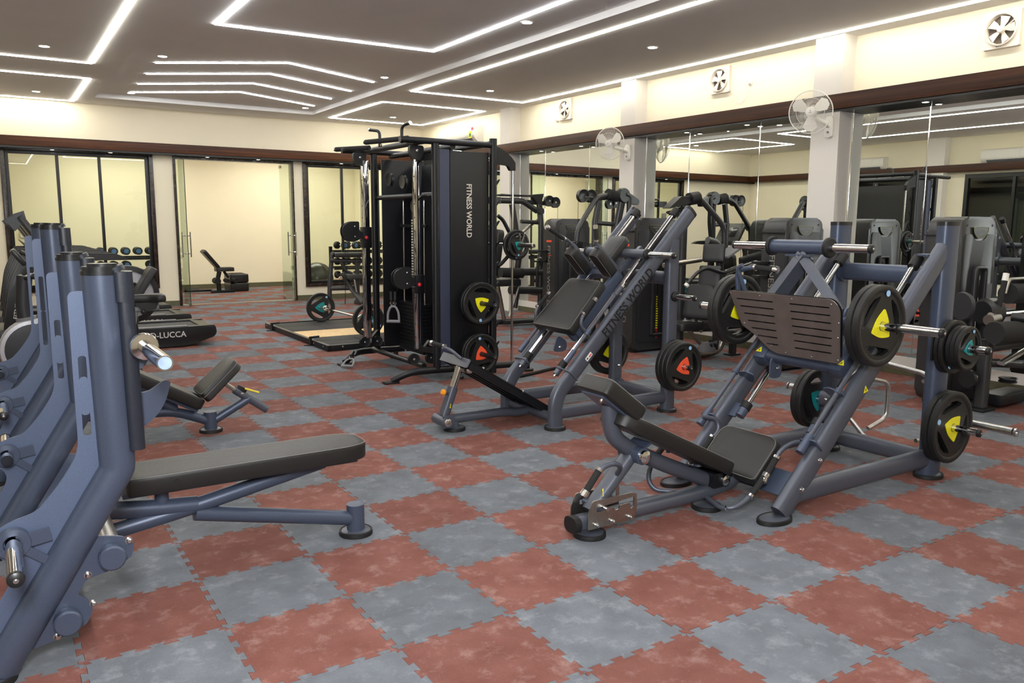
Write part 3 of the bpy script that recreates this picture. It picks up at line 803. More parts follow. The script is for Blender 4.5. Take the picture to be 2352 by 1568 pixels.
    out = rpoly([(-.40, .195), (.345, .195), (.385, .14), (.36, -.05), (.345, -.185), (-.12, -.185), (-.245, -.075), (-.33, -.03)], [.02, .08, .03, .03, .02, .06, .04, .02])
    slots = []
    for r_ in range(7):
        z = .145 - r_ * .0455
        for (a, c) in ((-.345 + r_ * .022, -.07), (.05, .315 - max(0, r_ - 3) * .006)):
            if r_ >= 5 and a < 0: a = -.215 + (r_ - 5) * .06
            slots.append([(a, z - .004), (a, z + .004), (c, z + .004), (c, z - .004)])
    b = B(); tri_fill(b, [out] + slots, o, u, v, .005); fp = b.out('foot_plate', TREADPL, sled)
    b = B(); w = u.cross(v)
    for p in ((-.385, .175), (-.16, .175), (.07, .175), (.33, .165), (.365, .06), (.35, -.03), (.335, -.165), (.16, -.17), (-.02, -.17), (-.12, -.14), (-.235, -.055), (-.31, -.015), (-.355, .07)):
        b.lathe([(0, .005), (.004, .004), (.006, .002)], o + u * p[0] + v * p[1], w, 8)
    b.out('rivet', BOLT, fp)
    b = B(); tri_fill(b, [rpoly([(-.39, .19), (.34, .19), (.375, .13), (.34, -.17), (-.10, -.175), (-.32, -.02)], .03)], o - w * .028, u, v, .006)
    for q in (-.22, .0, .22): b.span(o - w * .018 + u * q + v * .17, o - w * .018 + u * (q * .6) - v * .15, .03, .03, u)
    b.out('backing_plate', BLACKST, sled)
    for y in (2.76, 3.345): warn_label(sled, on(0, y + .0, .985, .145) , (0, -1, 0), up, .038)
    # loading pegs on the sled and on the rear posts
    peg(sled, (4.03, 2.62, 1.035), (4.03, 2.185, 1.035), .0245, True)
    peg(sled, (4.03, 3.50, 1.035), (4.03, 3.86, 1.035), .0245, True)
    for z, e in ((.345, .27), (.845, .28)):
        peg(t, (4.905, 2.645, z), (4.905, 2.66 - e, z), .0245, True)
        peg(t, (4.905, 3.475, z), (4.905, 3.46 + e, z), .0245, True)
    b = B(); b.box((4.87, 2.648, .845), (.24, .010, .16), bev=.004); b.out('peg_stop', RUBBERPAD, t)
    b = B(); b.tube([(4.80, 3.30, .385), (4.80, 3.42, .385)], .04, .055, ref=(0, 0, 1), sq=2.6, seg=18); bolt(b, (4.755, 3.36, .39), (-1, 0, 0), .01, .01, 1); b.out('bumper_stub', [STEEL, BOLT], t)
    b = B(); b.tube([(3.98, 3.41, 1.10), (3.90, 3.44, 1.31), (3.90, 3.40, 1.33)], .014, fil=.04); 
    b.out('side_bar', STEEL_B, sled)
    handle(sled, [(3.95, 3.47, 1.16), (3.93, 3.47, 1.29), (3.95, 3.38, 1.315)], .015, (3.955, 3.34, 1.316), (3.965, 3.215, 1.310), STEEL_B, name='sled_handle', ref=(0, 0, 1))
    # --- seat carriage: base beam, stem, curved arm, pads
    b = B(); b.tube([(2.37, 3.06, .082), (3.10, 3.06, .085), (3.30, 3.06, .090), (3.47, 3.06, .11), (3.60, 3.06, .19)], .040, .048, fil=.05, sq=2.6, seg=18); b.out('base_beam', STEEL, t)
    b = B(); b.tube([(2.335, 3.06, .082), (2.372, 3.06, .082)], .042, .052, sq=2.6, seg=18); b.out('beam_end_cap', RUBBERPAD, t)
    foot(t, 2.46, 3.06, .085); foot(t, 3.27, 3.03, .085)
    b = B(); b.tube([(2.455, 3.06, .13), (2.715, 3.06, .385)], .034, .046, sq=2.6, seg=18); st = b.out('stem', STEEL, t)
    warn_label(st, (2.515, 3.035, .226), (0, -1, 0), (.4, 0, .9), .036)
    b = B(); b.tube([(2.735, 3.125, .395), (2.735, 2.975, .395)], .045, ref=(0, 0, 1), seg=20); b.box((2.755, 3.05, .435), (.09, .13, .012), Matrix.Rotation(math.radians(-25), 3, 'Y')); b.out('pivot_sleeve', STEEL_B, t)
    b = B(); b.lathe([(0, .030), (.018, .030), (.034, .022), (.036, .008), (.036, 0)], (2.735, 2.975, .395), (0, -1, 0), 20); b.lathe([(0, .033), (.012, .032), (.012, .030)], (2.735, 2.975, .395), (0, -1, 0), 12); b.out('pivot_bolt', CHROME, t)
    handle(t, [(2.60, 3.02, .315), (2.575, 2.96, .37), (2.515, 2.94, .405), (2.44, 2.94, .40)], .013, (2.412, 2.94, .382), (2.338, 2.94, .294), name='adjust_handle')
    # toothed adjustment plates
    for y in (2.99, 3.13):
        b = B(); tri_fill(b, [rpoly([(-.155, -.06), (.145, -.06), (.165, -.02), (.165, .075), (.13, .085), (-.125, .085), (-.155, .02)], .012),
            list(reversed(rpoly([(-.10, .045), (.145, .062), (.145, .01), (.125, .0), (.118, .035), (.05, .032), (.045, .015), (.02, .010), (.012, .03), (-.10, .022)], .006)))], (2.545, y, .125), (1, 0, 0), (0, 0, 1), .006)
        b.out('adjuster_plate', BRUSH, t)
    b = B()
    for x in (2.44, 2.545, 2.66): bolt(b, (x, 2.985, .085), (0, -1, 0), .011, .022)
    b.cyl((2.49, 2.955, .165), (2.49, 3.165, .165), .010); b.out('bolt', BOLT, t)
    b = B(); b.tube([(2.47, 3.0, .165), (2.47, 3.12, .165)], .018); b.out('pin_sleeve', STEEL_B, t)
    # curved arm and pads
    b = B(); b.tube([(2.575, 3.06, .67), (2.575, 3.06, .60), (2.60, 3.06, .50), (2.70, 3.06, .425), (2.95, 3.06, .30), (3.36, 3.06, .125)], .042, .040, fil=.09, sq=2.4, seg=18); arm = b.out('back_arm', STEEL, t)
    d = Vector((.82, 0, -.40)).normalized(); nb = Vector((.40, 0, .82)).normalized()
    bp_c = Vector((2.97, 3.06, .425)); L2 = .42
    poly = rpoly([(-.43, -.085), (-.34, -.13), (.30, -.15), (.43, -.15), (.43, .15), (.30, .15), (-.34, .13), (-.43, .085)], [.04, .05, .05, .04, .04, .05, .05, .04])
    b = B(); pad(b, poly, bp_c, d, (0, 1, 0), .075); bk = b.out('back_pad', VINYL, t); seam(bk, poly, bp_c, d, (0, 1, 0), .0375, .008)
    hp_c = Vector((2.585, 3.06, .705)); hd = Vector((.80, 0, -.60)).normalized()
    poly = rpoly([(-.15, -.12), (.15, -.12), (.15, .12), (-.15, .12)], .03)
    b = B(); pad(b, poly, hp_c, hd, (0, 1, 0), .085); hb = b.out('head_pad', VINYL, t); seam(hb, poly, hp_c, hd, (0, 1, 0), .0425, .008)
    hn = hd.cross(Vector((0, 1, 0)))
    b = B(); b.box(hp_c - hn * .048, (.24, .17, .010), Matrix((hd, Vector((0, 1, 0)), hn)).transposed())
    b.out('pad_plate', STEEL_B, t)
    b = B()
    for q in (-.09, .09): bolt(b, hp_c - hn * .05 + hd * q + Vector((0, -.05, 0)), -hn, .010, .02)
    b.out('bolt', BOLT, t)
    # seat pad, tilted against the back pad
    sc = Vector((3.575, 3.06, .262)); su = Vector((0, -1, 0)); sv = Vector((.70, 0, .71)).normalized()
    poly = rpoly([(-.215, -.155), (.215, -.155), (.215, .145), (-.215, .145)], [.03, .03, .075, .075])
    b = B(); pad(b, poly, sc, su, sv, .07); se = b.out('seat_pad', VINYL, t); seam(se, poly, sc, su, sv, .035, .010)
    b = B(); b.box((3.33, 3.06, .165), (.11, .15, .085), bev=.012); b.box((3.335, 3.06, .215), (.16, .17, .02), Matrix.Rotation(math.radians(22), 3, 'Y'))
    b.out('hinge_block', BLACKST, t)
    b = B(); b.lathe([(0, .022), (.016, .022), (.030, .014), (.032, 0)], (3.36, 2.985, .16), (0, -1, 0), 18); b.out('hinge_bolt', CHROME, t)
    b = B(); b.tube([(3.03, 3.10, .40), (3.03, 3.10, .34)], .012); bolt(b, (3.09, 3.0, .295), (0, -1, 0), .008, .03, 1); b.out('pad_bolt', [STEEL_B, BOLT], t)
    # low side handles by the seat
    handle(t, [(3.26, 3.03, .07), (3.20, 2.86, .065), (3.24, 2.80, .075), (3.335, 2.80, .105)], .014, (3.365, 2.80, .125), (3.465, 2.80, .205), name='side_handle', fil=.08)
    handle(t, [(3.26, 3.09, .07), (3.10, 3.27, .065), (3.08, 3.31, .12), (3.10, 3.31, .20)], .014, (3.13, 3.31, .24), (3.22, 3.31, .32), name='side_handle', fil=.08)
    return t
leg_press()
G_LP = 'plates on the leg press'
for k, y in enumerate((2.545, 2.588)): plate(.225, .042, YELLOW, (4.03, y, 1.035), ('outer' if k == 0 else 'inner') + ' yellow-centred plate on the near side of the leg press sled', G_LP, spin=.18)
for k, y in enumerate((3.572, 3.529)): plate(.225, .042, YELLOW, (4.03, y, 1.035), ('outer' if k == 0 else 'inner') + ' black plate on the far side of the sled, behind the foot plate', G_LP, spin=.1)
for k, y in enumerate((2.575, 2.618)): plate(.225, .042, YELLOW, (4.905, y, .345), ('outer' if k == 0 else 'inner') + ' yellow-centred plate stored low on the leg press near rear post', G_LP, spin=-1.25)
for k, y in enumerate((3.585, 3.542)): plate(.215, .042, TEAL, (4.905, y, .345), ('outer' if k == 0 else 'inner') + ' teal-centred plate stored low on the leg press far rear post', G_LP, spin=1.1)
for k, (y, r_) in enumerate(((2.622, .165), (2.594, .165), (2.567, .135), (2.540, .135), (2.513, .135))):
    plate(r_, .026, TEAL, (4.905, y, .845), ['innermost large plate', 'second large plate', 'third plate, a small one', 'fourth plate, a small one', 'outermost small teal-centred plate'][k] + ' high on the leg press near rear post', G_LP, spin=2.6 + k)

# ---------------------------------------------------------------- hex trap bar behind the leg press
def hex_bar():
    t = thing('hex_bar', 'silver hexagonal trap bar leaning behind the rear posts of the leg press', 'barbell', (5.16, 3.05, 0))
    x = 5.18
    b = B(); b.tube([(x, 2.70, .33), (x, 2.92, .60), (x, 3.30, .64), (x, 3.62, .33), (x, 3.32, .07), (x, 2.92, .05), (x, 2.70, .33)], .0165, fil=.03); b.out('hex_frame', GALV, t)
    for a, c in ((2.70, 2.34), (3.62, 3.98)):
        b = B(); b.cyl((x, a, .33), (x, c, .33), .0245, 20); b.lathe([(.0245, 0), (.027, 0), (.027, .012), (.018, .012), (.018, .002), (0, .002)], (x, c - (.012 if c < a else -.012), .33), (0, -1 if c < a else 1, 0), 20); b.out('sleeve', GALV, t)
    for z in (.13, .545):
        b = B(); b.tube([(x + .01, 2.93 if z > .3 else 2.95, z), (x + .17, 2.93, z)], .014); b.out('grip', GALV, t)
    b = B(); b.tube([(x, 3.30, .50), (5.36, 3.28, .46), (5.36, 3.28, .20), (x, 3.30, .14)], .0155, fil=.06); b.out('d_handle', GALV, t)
    b = B(); b.tube([(x, 3.66, .46), (5.36, 3.70, .44), (5.36, 3.70, .16), (x, 3.60, .14)], .0155, fil=.06); b.out('d_handle', GALV, t)
    return t
hex_bar()
# ---------------------------------------------------------------- hack squat
def hack_squat():
    t = thing('hack_squat', 'blue-grey hack squat machine with lettered slanted rails, in the middle of the room', 'gym machine', (3.9, 5.30, 0))
    up = Vector((.693, 0, .721)).normalized(); nn = Vector((-up.z, 0, up.x)); yv = Vector((0, 1, 0))
    def on(y, s, n): return Vector((3.70, y, .385)) + up * s + nn * n
    for y in (4.90, 5.59):
        sg = 1 if y < 5.3 else -1
        b = B(); b.tube([(3.575, y, .02), (3.575, y, .255), on(y, 0.02, 0), on(y, 1.80, 0)], .061, .038, fil=.16, sq=2.8, seg=20, n=8); b.out('rail', STEEL, t)
        b = B(); b.tube([on(y, 1.79, 0), on(y, 1.815, 0)], .063, .040, sq=2.8, seg=20); b.out('rail_cap', BLKPL, t)
        b = B(); b.tube([(4.755, y, .02), (4.755, y, 1.455)], .062, .045, sq=2.8, seg=20); b.out('rear_post', STEEL, t)
        b = B(); b.tube([(3.60, y, .128), (4.74, y, .128)], .052, .036, sq=2.8, seg=20); b.out('base_tube', STEEL, t)
        foot(t, 3.575, y, .085); foot(t, 4.755, y, .085)
        yi = y + sg * .10
        b = B(); b.cyl(on(yi, .10, .055), on(yi, 1.76, .055), .021); b.out('guide_rod', CHROME, t)
        b = B(); b.cyl(on(yi, .05, .055), on(yi, .11, .055), .031); b.cyl(on(yi, 1.70, .055), on(yi, 1.77, .055), .034); b.out('rubber_bumper', RUBBERPAD, t)
        b = B(); b.cyl(on(yi, -.02, .055), on(yi, .05, .055), .026); bolt(b, on(yi, -.02, .055), -up, .010, .025, 1)
        b.tube([on(y - sg * .035, .03, -.05), on(y - sg * .045, .03, .065), on(yi + sg * .02, .03, .085), on(yi + sg * .03, .03, .03)], .007, fil=.04, ref=up)
        b.out('rod_bracket', [STEEL, BOLT], t)
        b = B(); b.cyl(on(y + sg * .02, .12, .10), on(y + sg * .02, .78, .10), .013); b.out('stop_bar', STEEL, t)
        b = B(); b.cyl(on(y + sg * .02, .08, .10), on(y + sg * .02, .20, .10), .021); b.cyl(on(y + sg * .02, .36, .10), on(y + sg * .02, .41, .10), .021)
        b.out('stop_sleeve', STEEL_B, t)
        hp = on(y + sg * .03, .385, .10)
        handle(t, [hp, hp + Vector((-.06, 0, .05)), hp + Vector((-.055, 0, .12))], .013, hp + Vector((-.035, 0, .155)), hp + Vector((.065, 0, .245)), name='stop_handle', gr=.016)
        if y < 5:
            b = B(); b.cyl(on(y + .02, .78, .10), on(y + .02, .87, .10), .020); b.out('stop_tip', STEEL, t)
            b = B(); b.cyl(on(y + .02, .865, .10), on(y + .02, .885, .10), .023); bolt(b, on(y + .02, .89, .10), up, .008, .03); b.out('chrome_ring', CHROME, t)
    b = B()
    for z in (.30, .95): bolt(b, (4.755, 5.54, z), (0, -1, 0), .012, .016)
    for z in (1.05,): bolt(b, (4.695, 5.59, z), (-1, 0, 0), .012, .016)
    b.out('bolt', BOLT, t)
    b = B(); b.tube([(4.755, 4.93, .115), (4.755, 5.56, .115)], .038, .052, ref=(0, 0, 1), sq=2.6, seg=18)
    for y in (4.965, 5.525): b.lathe([(.045, -.010), (.064, -.010), (.064, .010), (.045, .010)], (4.755, y, .115), yv, close=True)
    b.out('rear_cross_tube', STEEL, t)
    b = B(); b.tube([(4.79, 4.93, 1.13), (4.79, 5.56, 1.13)], .055, ref=(0, 0, 1), seg=20)
    for y in (4.97, 5.52): b.lathe([(.05, -.012), (.072, -.012), (.072, .012), (.05, .012)], (4.79, y, 1.13), yv, close=True)
    b.out('upper_cross_tube', STEEL, t)
    b = B(); b.tube([(3.60, 4.93, .075), (3.60, 5.56, .075)], .038, ref=(0, 0, 1), seg=16); b.out('front_cross_tube', STEEL, t)
    tx = Vector((0, -1, 0))
    text_obj('lettering', 'FITNESS WORLD', on(4.8625, .80, -.005), up, nn, .078, BLACKINK, t, .0015, .86, bold=.022)
    b = B(); b.prism(rrect(.075, .034, .005), on(4.8625, .235, -.005), up, nn, .0016); lb = b.out('maker_label', WHITELBL, t)
    b = B(); b.prism(rrect(.032, .009, .001), on(4.8612, .250, -.008), up, nn, .001); b.out('red_bar', REDPL, lb)
    b = B(); b.prism([(-.008, -.009), (-.002, -.002), (.0, -.010), (.005, -.004), (.010, .002), (.002, .004), (.004, .010), (-.003, .004), (-.009, .006)], on(4.8612, .215, -.005), up, nn, .001); b.out('pictogram', BLACKINK, lb)
    # --- carriage with back pad, head pad, shoulder pads
    b = B()
    for y in (5.10, 5.50): b.span(on(y, .32, .075), on(y, 1.02, .075), .05, .085, bev=.008)
    b.span(on(5.08, .40, .075), on(5.52, .40, .075), .05, .06, ref=up); b.span(on(5.08, 1.0, .075), on(5.52, 1.0, .075), .05, .06, ref=up)
    b.prism(rpoly([(-.16, -.05), (.30, -.05), (.38, 0), (.30, .05), (-.16, .05)], .02), on(5.06, .52, .07), up, nn, .010)
    b.prism(rpoly([(-.16, -.05), (.30, -.05), (.38, 0), (.30, .05), (-.16, .05)], .02), on(5.54, .52, .07), up, nn, .010)
    ca = b.out('carriage', STEEL_B, t)
    b = B(); b.prism(rpoly([(-.07, -.06), (.06, -.06), (.07, .02), (-.03, .08)], .04), on(5.22, .26, .045), (1, 0, 0), (0, 0, 1), .012); bolt(b, on(5.213, .24, .035), (0, -1, 0), .01, .01, 1); b.out('hook_plate', [STEEL_B, BOLT], ca)
    c = on(5.285, .585, .150); poly = rpoly([(-.265, -.265), (.265, -.265), (.225, .265), (-.225, .265)], [.035, .035, .05, .05])
    b = B(); pad(b, poly, c, (0, -1, 0), up, .075); bp = b.out('back_pad', VINYL, ca); seam(bp, poly, c, (0, -1, 0), up, .0375, .010)
    for y in (5.135, 5.475):
        o = on(y, .985, .245); poly = rpoly([(-.135, -.058), (.135, -.058), (.135, .058), (-.135, .058)], [.03, .05, .05, .03])
        dn = (nn + up * .05).normalized(); uu = dn.cross(yv)
        # pad runs out along the carriage normal, its face looks down the rail
        b = B(); pad(b, poly, o, dn, yv, .085); sp = b.out('shoulder_pad', VINYL, ca); seam(sp, poly, o, dn, yv, .0425, .008)
        b = B(); b.span(on(y, 1.05, .05), on(y, 1.045, .385), .05, .035, bev=.008); b.span(on(y, 1.02, .07), on(y, 1.36, .03), .04, .035, bev=.006); b.out('shoulder_arm', STEEL, ca)
    e0, e1 = on(5.135, 1.045, .385), on(5.475, 1.045, .385)
    handle(ca, [e0 - nn * .03, e0 + Vector((-.01, 0, .015))], .013, e0 + Vector((-.012, 0, .045)), e0 + Vector((-.022, 0, .135)), name='carriage_handle', fil=.02)
    handle(ca, [e1 - nn * .03, e1 + Vector((-.035, 0, .03))], .013, e1 + Vector((-.09, 0, .05)), e1 + Vector((-.245, 0, .135)), name='carriage_handle', fil=.03)
    c = on(5.30, 1.21, .14); poly = rrect(.22, .30, .06)
    b = B(); pad(b, poly, c, (0, -1, 0), up, .065); hp = b.out('head_pad', VINYL, ca); seam(hp, poly, c, (0, -1, 0), up, .0325, .010)
    b = B(); b.tube([(4.50, 4.93, 1.335), (4.50, 5.69, 1.335)], .040, ref=(0, 0, 1), seg=20)
    b.prism(rpoly([(-.13, -.05), (.02, .11), (.07, .10), (.04, -.02)], .02), (4.50, 5.14, 1.235), (1, 0, 0), (0, 0, 1), .014); b.prism(rpoly([(-.13, -.05), (.02, .11), (.07, .10), (.04, -.02)], .02), (4.50, 5.46, 1.235), (1, 0, 0), (0, 0, 1), .014)
    b.out('crossbar_sleeve', STEEL, ca)
    peg(ca, (4.50, 4.93, 1.335), (4.50, 4.60, 1.335), .0245, True, True); peg(ca, (4.50, 5.69, 1.335), (4.50, 6.02, 1.335), .0245, True, True)
    # --- foot plate on a telescopic stem
    b = B(); b.tube([(2.80, 5.30, .085), (3.35, 5.30, .085), (3.48, 5.30, .065), (3.60, 5.30, .070)], .034, .040, fil=.05, sq=2.6, seg=16); b.out('base_beam', STEEL, t)
    foot(t, 2.90, 5.29, .085); 
    b = B(); b.cyl((2.90, 5.29, .02), (2.90, 5.29, .07), .034); b.out('foot_stub', STEEL, t)
    b = B(); b.tube([(2.80, 5.215, .085), (2.80, 5.40, .085)], .042, ref=(0, 0, 1), seg=20); b.box((2.82, 5.235, .085), (.10, .012, .10), bev=.003); b.out('pivot_sleeve', STEEL, t)
    b = B(); b.lathe([(0, .026), (.016, .026), (.030, .018), (.032, 0)], (2.80, 5.213, .085), (0, -1, 0), 18); b.out('pivot_bolt', CHROME, t)
    b = B(); b.tube([(2.815, 5.30, .12), (2.895, 5.30, .335)], .036, .040, sq=3, seg=18); st = b.out('stem', STEEL, t)
    warn_label(st, (2.846, 5.258, .20), (0, -1, 0), (.35, 0, .94), .032)
    b = B(); b.tube([(2.89, 5.30, .32), (2.955, 5.30, .49)], .026, .031, sq=3, seg=16); b.out('chrome_stem', CHROME, st)
    b = B(); b.cyl((2.865, 5.30, .285), (2.81, 5.28, .305), .013); pl_ = b.out('plunger', STEEL, st)
    b = B(); b.lathe([(0, .03), (.016, .028), (.024, .018), (.024, .006), (.012, 0)], (2.81, 5.28, .305), (-.93, -.33, .33), 16); b.out('orange_knob', ORKNOB, pl_)
    b = B(); b.tube([(2.975, 5.22, .475), (2.975, 5.38, .475)], .028, ref=(0, 0, 1), seg=16); b.out('top_pivot', BRUSH, t)
    b = B(); b.lathe([(0, .022), (.014, .022), (.026, .014), (.028, 0)], (2.985, 5.20, .475), (0, -1, 0), 16); b.out('pivot_bolt', CHROME, t)
    a, c = Vector((2.93, 0, .56)), Vector((3.70, 0, .10)); d = (c - a).normalized(); dn = Vector((-d.z, 0, d.x))
    b = B(); b.prism([(0, -.215), (.86, -.215), (.86, .215), (0, .215)], a + yv * 5.30, d, yv, .012)
    for y in (5.10, 5.24, 5.38, 5.50): b.span(a + yv * y - dn * .03 + d * .01, c + yv * y - dn * .03, .022, .055, bev=.003)
    b.out('foot_board', BLACKST, t)
    b = B(); b.prism(rpoly([(-.215, -.035), (.215, -.035), (.215, .035), (-.215, .035)], [.005, .02, .02, .005]), a + yv * 5.30 - d * .006 - dn * .022, (0, -1, 0), dn, .008); fl_ = b.out('top_lip', STEEL, t)
    hb = a + yv * 5.22 - d * .015
    handle(t, [hb + yv * .0, hb - d * .03 + Vector((-.04, .03, .05))], .013, hb + Vector((-.09, .10, .085)), hb + Vector((-.12, .21, .095)), name='board_handle', fil=.04)
    b = B()
    for y in (5.085, 5.515): b.lathe([(0, .014), (.012, .014), (.024, .008), (.026, 0)], (3.66, y - .015, .105), (0, -1, 0), 14)
    bolt(b, (3.04, 5.088, .50), (0, -1, 0), .009, .012); bolt(b, (3.40, 5.088, .285), (0, -1, 0), .009, .012); bolt(b, (3.62, 5.245, .062), (0, -1, 0), .012, .02)
    b.out('bolt', BOLT, t)
    # storage pegs
    for z, e in ((.41, .23), (.985, .25)):
        peg(t, (4.755, 4.855, z), (4.755, 4.86 - e, z), .0225, True, z > .9); peg(t, (4.755, 5.635, z), (4.755, 5.63 + e, z), .0225, True, z > .9)
    return t
hack_squat()
G_HS = 'plates on the hack squat'
for k, (y, r_) in enumerate(((4.815, .215), (4.772, .21), (4.728, .205))): plate(r_, .042, ORANGE, (4.755, y, .41), ['innermost black plate', 'middle black plate', 'outermost orange-centred plate'][k] + ' on the hack squat near rear post', G_HS, spin=.35)
for k, y in enumerate((5.672, 5.716)): plate(.215, .042, YELLOW, (4.755, y, .41), ('inner' if k == 0 else 'outer') + ' yellow-centred plate on the hack squat far rear post', G_HS, spin=2.4)

# ---------------------------------------------------------------- olympic bench racks at the left
def rack_upright(t, y, top, near):
    b = B(); b.tube([(-.085, y, .035), (.325, y, .695), (.31, y, top - .03)], .060, .058, fil=.015, seg=24, n=2); up = b.out('upright', STEEL_B, t)
    b = B(); b.tube([(.31, y, top - .035), (.31, y, top - .02)], .062, .060, seg=24); b.tube([(.31, y, top - .02), (.31, y, top - .006)], .057, .055, seg=24); b.tube([(.318, y, top - .006), (.318, y, top + .004)], .048, .046, seg=24)
    b.out('upright_cap', BLKPL, up)
    b = B(); b.tube([(.388, y, .76), (.380, y, top - .075)], .032, .052, sq=3, seg=20); b.out('upright_guard', GUARD, up)
    b = B(); b.tube([(.376, y, top - .13), (.374, y, top - .025)], .038, .054, sq=3, seg=20); b.tube([(.362, y, top - .025), (.355, y, top - .008)], .030, .046, sq=3, seg=20); b.out('guard_cap', GUARD, up)
    zt = top - .09
    fin = rpoly([(.205, zt), (.30, zt), (.325, .70), (.115, .37), (-.07, .075), (-.165, .10), (-.085, .25), (-.005, .385), (-.075, .46), (-.062, .535), (-.005, .562), (.06, .575), (.135, .66), (.205, .77)], [.025, 0, 0, 0, 0, .02, .03, .06, .04, .04, .05, .06, .05, .05], 4)
    holes = [rrect(.024, .20, .011)] * 2
    hl = [[(p[0] + .236, p[1] + zc) for p in reversed(rrect(.026, .21, .012))] for zc in (zt - .33, .93)]
    b = B(); tri_fill(b, [fin] + hl, (0, y, 0), (1, 0, 0), (0, 0, 1), .008); b.out('gusset_plate', PLATE_B, up)
    low = rpoly([(.17, .47), (.325, .435), (.362, .405), (.352, .35), (.27, .312), (.20, .30), (.165, .25), (.20, .225), (.215, .18), (.19, .13), (.10, .10), (0, .08), (-.06, .09), (.05, .30)], .015, 3)
    b = B(); tri_fill(b, [low], (0, y, 0), (1, 0, 0), (0, 0, 1), .009); lo = b.out('lower_gusset', STEEL_B, up)
    b = B()
    for x, z in ((.345, .415), (.205, .315), (.215, .205), (.095, .11)): bolt(b, (x, y - .005, z), (0, -1, 0), .010, .014)
    b.out('bolt', BOLT, lo)
    s = -1 if near else 1
    b = B(); b.lathe([(.030, -.03), (.052, -.03), (.055, -.022), (.055, .022), (.052, .03), (.030, .03)], (-.012, y, .485), (0, 1, 0), 24, close=True)
    b.span((.0, y - .022, .485), (.10, y - .022, .50), .006, .05); b.span((.02, y - .022, .46), (.09, y - .02, .40), .006, .03)
    b.out('peg_collar', STEEL_B, up)
    peg(up, (-.012, y - s * .11, .485), (-.012, y + s * .36, .485), .0245, True)
    foot(t, -.115, y, .085)
    hook = rpoly([(.37, 1.0), (.405, .955), (.445, .955), (.505, .995), (.525, .985), (.50, .90), (.45, .84), (.37, .80)], [0, .02, .03, .02, .01, .06, .05, 0], 4)
    b = B()
    b.prism(hook, (0, y - s * .03, 0), (1, 0, 0), (0, 0, 1), .010); b.prism([(.37 + (p[0] - .37) * .62, 1.13 + (p[1] - .97) * .62) for p in hook], (0, y + s * .02, 0), (1, 0, 0), (0, 0, 1), .010)
    b.out('bar_hook', STEEL_B, up)
    return up
def bench_rack(name, label, yc, top, loc):
    t = thing(name, label, 'gym bench', loc)
    ys = (yc - .615, yc + .615)
    rack_upright(t, ys[0], top, True); rack_upright(t, ys[1], top, False)
    b = B()
    for x, z in ((.285, .372), (.130, .165)):
        b.cyl((x, ys[0] - .03, z), (x, ys[1] + .03, z), .043, 28)
    b.out('cross_tube', BRUSH, t)
    b = B()
    for x, z in ((.285, .372), (.130, .165)):
        for y, s in ((ys[0], -1), (ys[1], 1)): b.lathe([(.046, 0), (.046, .030), (.040, .036), (0, .036)], (x, y + s * .012, z), (0, s, 0), 26)
    b.out('tube_end', STEEL_B, t)
    return t, ys
def flat_bench():
    yc = 3.735
    t, ys = bench_rack('bench_press', 'flat bench press with blue-grey uprights and long black pad, in the left foreground', yc, 1.425, (.5, yc, 0))
    poly = rpoly([(.40, -.135), (1.40, -.135), (1.50, -.09), (1.50, .09), (1.40, .135), (.40, .135)], [.02, .06, .05, .05, .06, .02])
    y = 3.72
    b = B(); pad(b, poly, (0, y, .462), (1, 0, 0), (0, 1, 0), .078); bp = b.out('bench_pad', VINYL, t); seam(bp, poly, (0, y, .462), (1, 0, 0), (0, 1, 0), .0385, .006)
    b = B(); b.box((.92, y, .412), (1.06, .16, .022), bev=.004); b.out('pad_board', STEEL_B, t)
    b = B(); b.tube([(.285, y, .235), (.66, y, .288), (1.30, y, .408)], .036, ref=(0, 1, 0), fil=.15, seg=20); b.out('support_tube', STEEL_B, t)
    b = B(); b.tube([(.30, y, .345), (.56, y, .312), (.70, y, .300)], .040, ref=(0, 1, 0), seg=20); b.out('upper_tube', STEEL_B, t)
    b = B(); b.tube([(.69, y, .262), (1.43, y, .088)], .036, ref=(0, 1, 0), seg=20); b.out('lower_tube', STEEL_B, t)
    b = B(); b.cyl((.555, y, .33), (.555, y, .405), .030); b.out('pad_post', STEEL_B, t)
    b = B(); b.tube([(1.462, y, .02), (1.462, y, .150), (1.462, y, .158)], .045, seg=24); b.out('foot_post', STEEL_B, t)
    foot(t, 1.462, y, .085)
    b = B(); b.cyl((.60, y - .136, .468), (.60, y - .139, .468), .008); b.out('pad_button', VINYL_S, t)
    return t
flat_bench()
def barbell(label, x, yc, z, along='y', plates=None, L_=2.2, name='barbell', sl=.40):
    t = thing(name, label, 'barbell', (x, yc, z))
    b = B(); b.cyl((x, yc - L_ / 2 + sl, z), (x, yc + L_ / 2 - sl, z), .0140, 16); b.out('shaft', CHROME, t)
    for s in (-1, 1):
        e = yc + s * L_ / 2
        b = B(); b.lathe([(0, .002), (.021, .002), (.0215, .006), (.0245, .006), (.025, -.002), (.025, -(sl - .02)), (.045, -(sl - .018)), (.048, -(sl - .012)), (.048, -sl), (.042, -(sl + .012)), (.024, -(sl + .016)), (.014, -(sl + .016))], (x, e, z), (0, s, 0), 28)
        so = b.out('sleeve', CHROME, t)
        b = B(); b.lathe([(0, .0045), (.0205, .0045), (.0205, .0015)], (x, e, z), (0, s, 0), 24); b.out('sleeve_cap', ENDBLUE, so)
    return t
barbell('chrome olympic barbell resting on the flat bench press in the left foreground', .425, 3.735, 1.140)

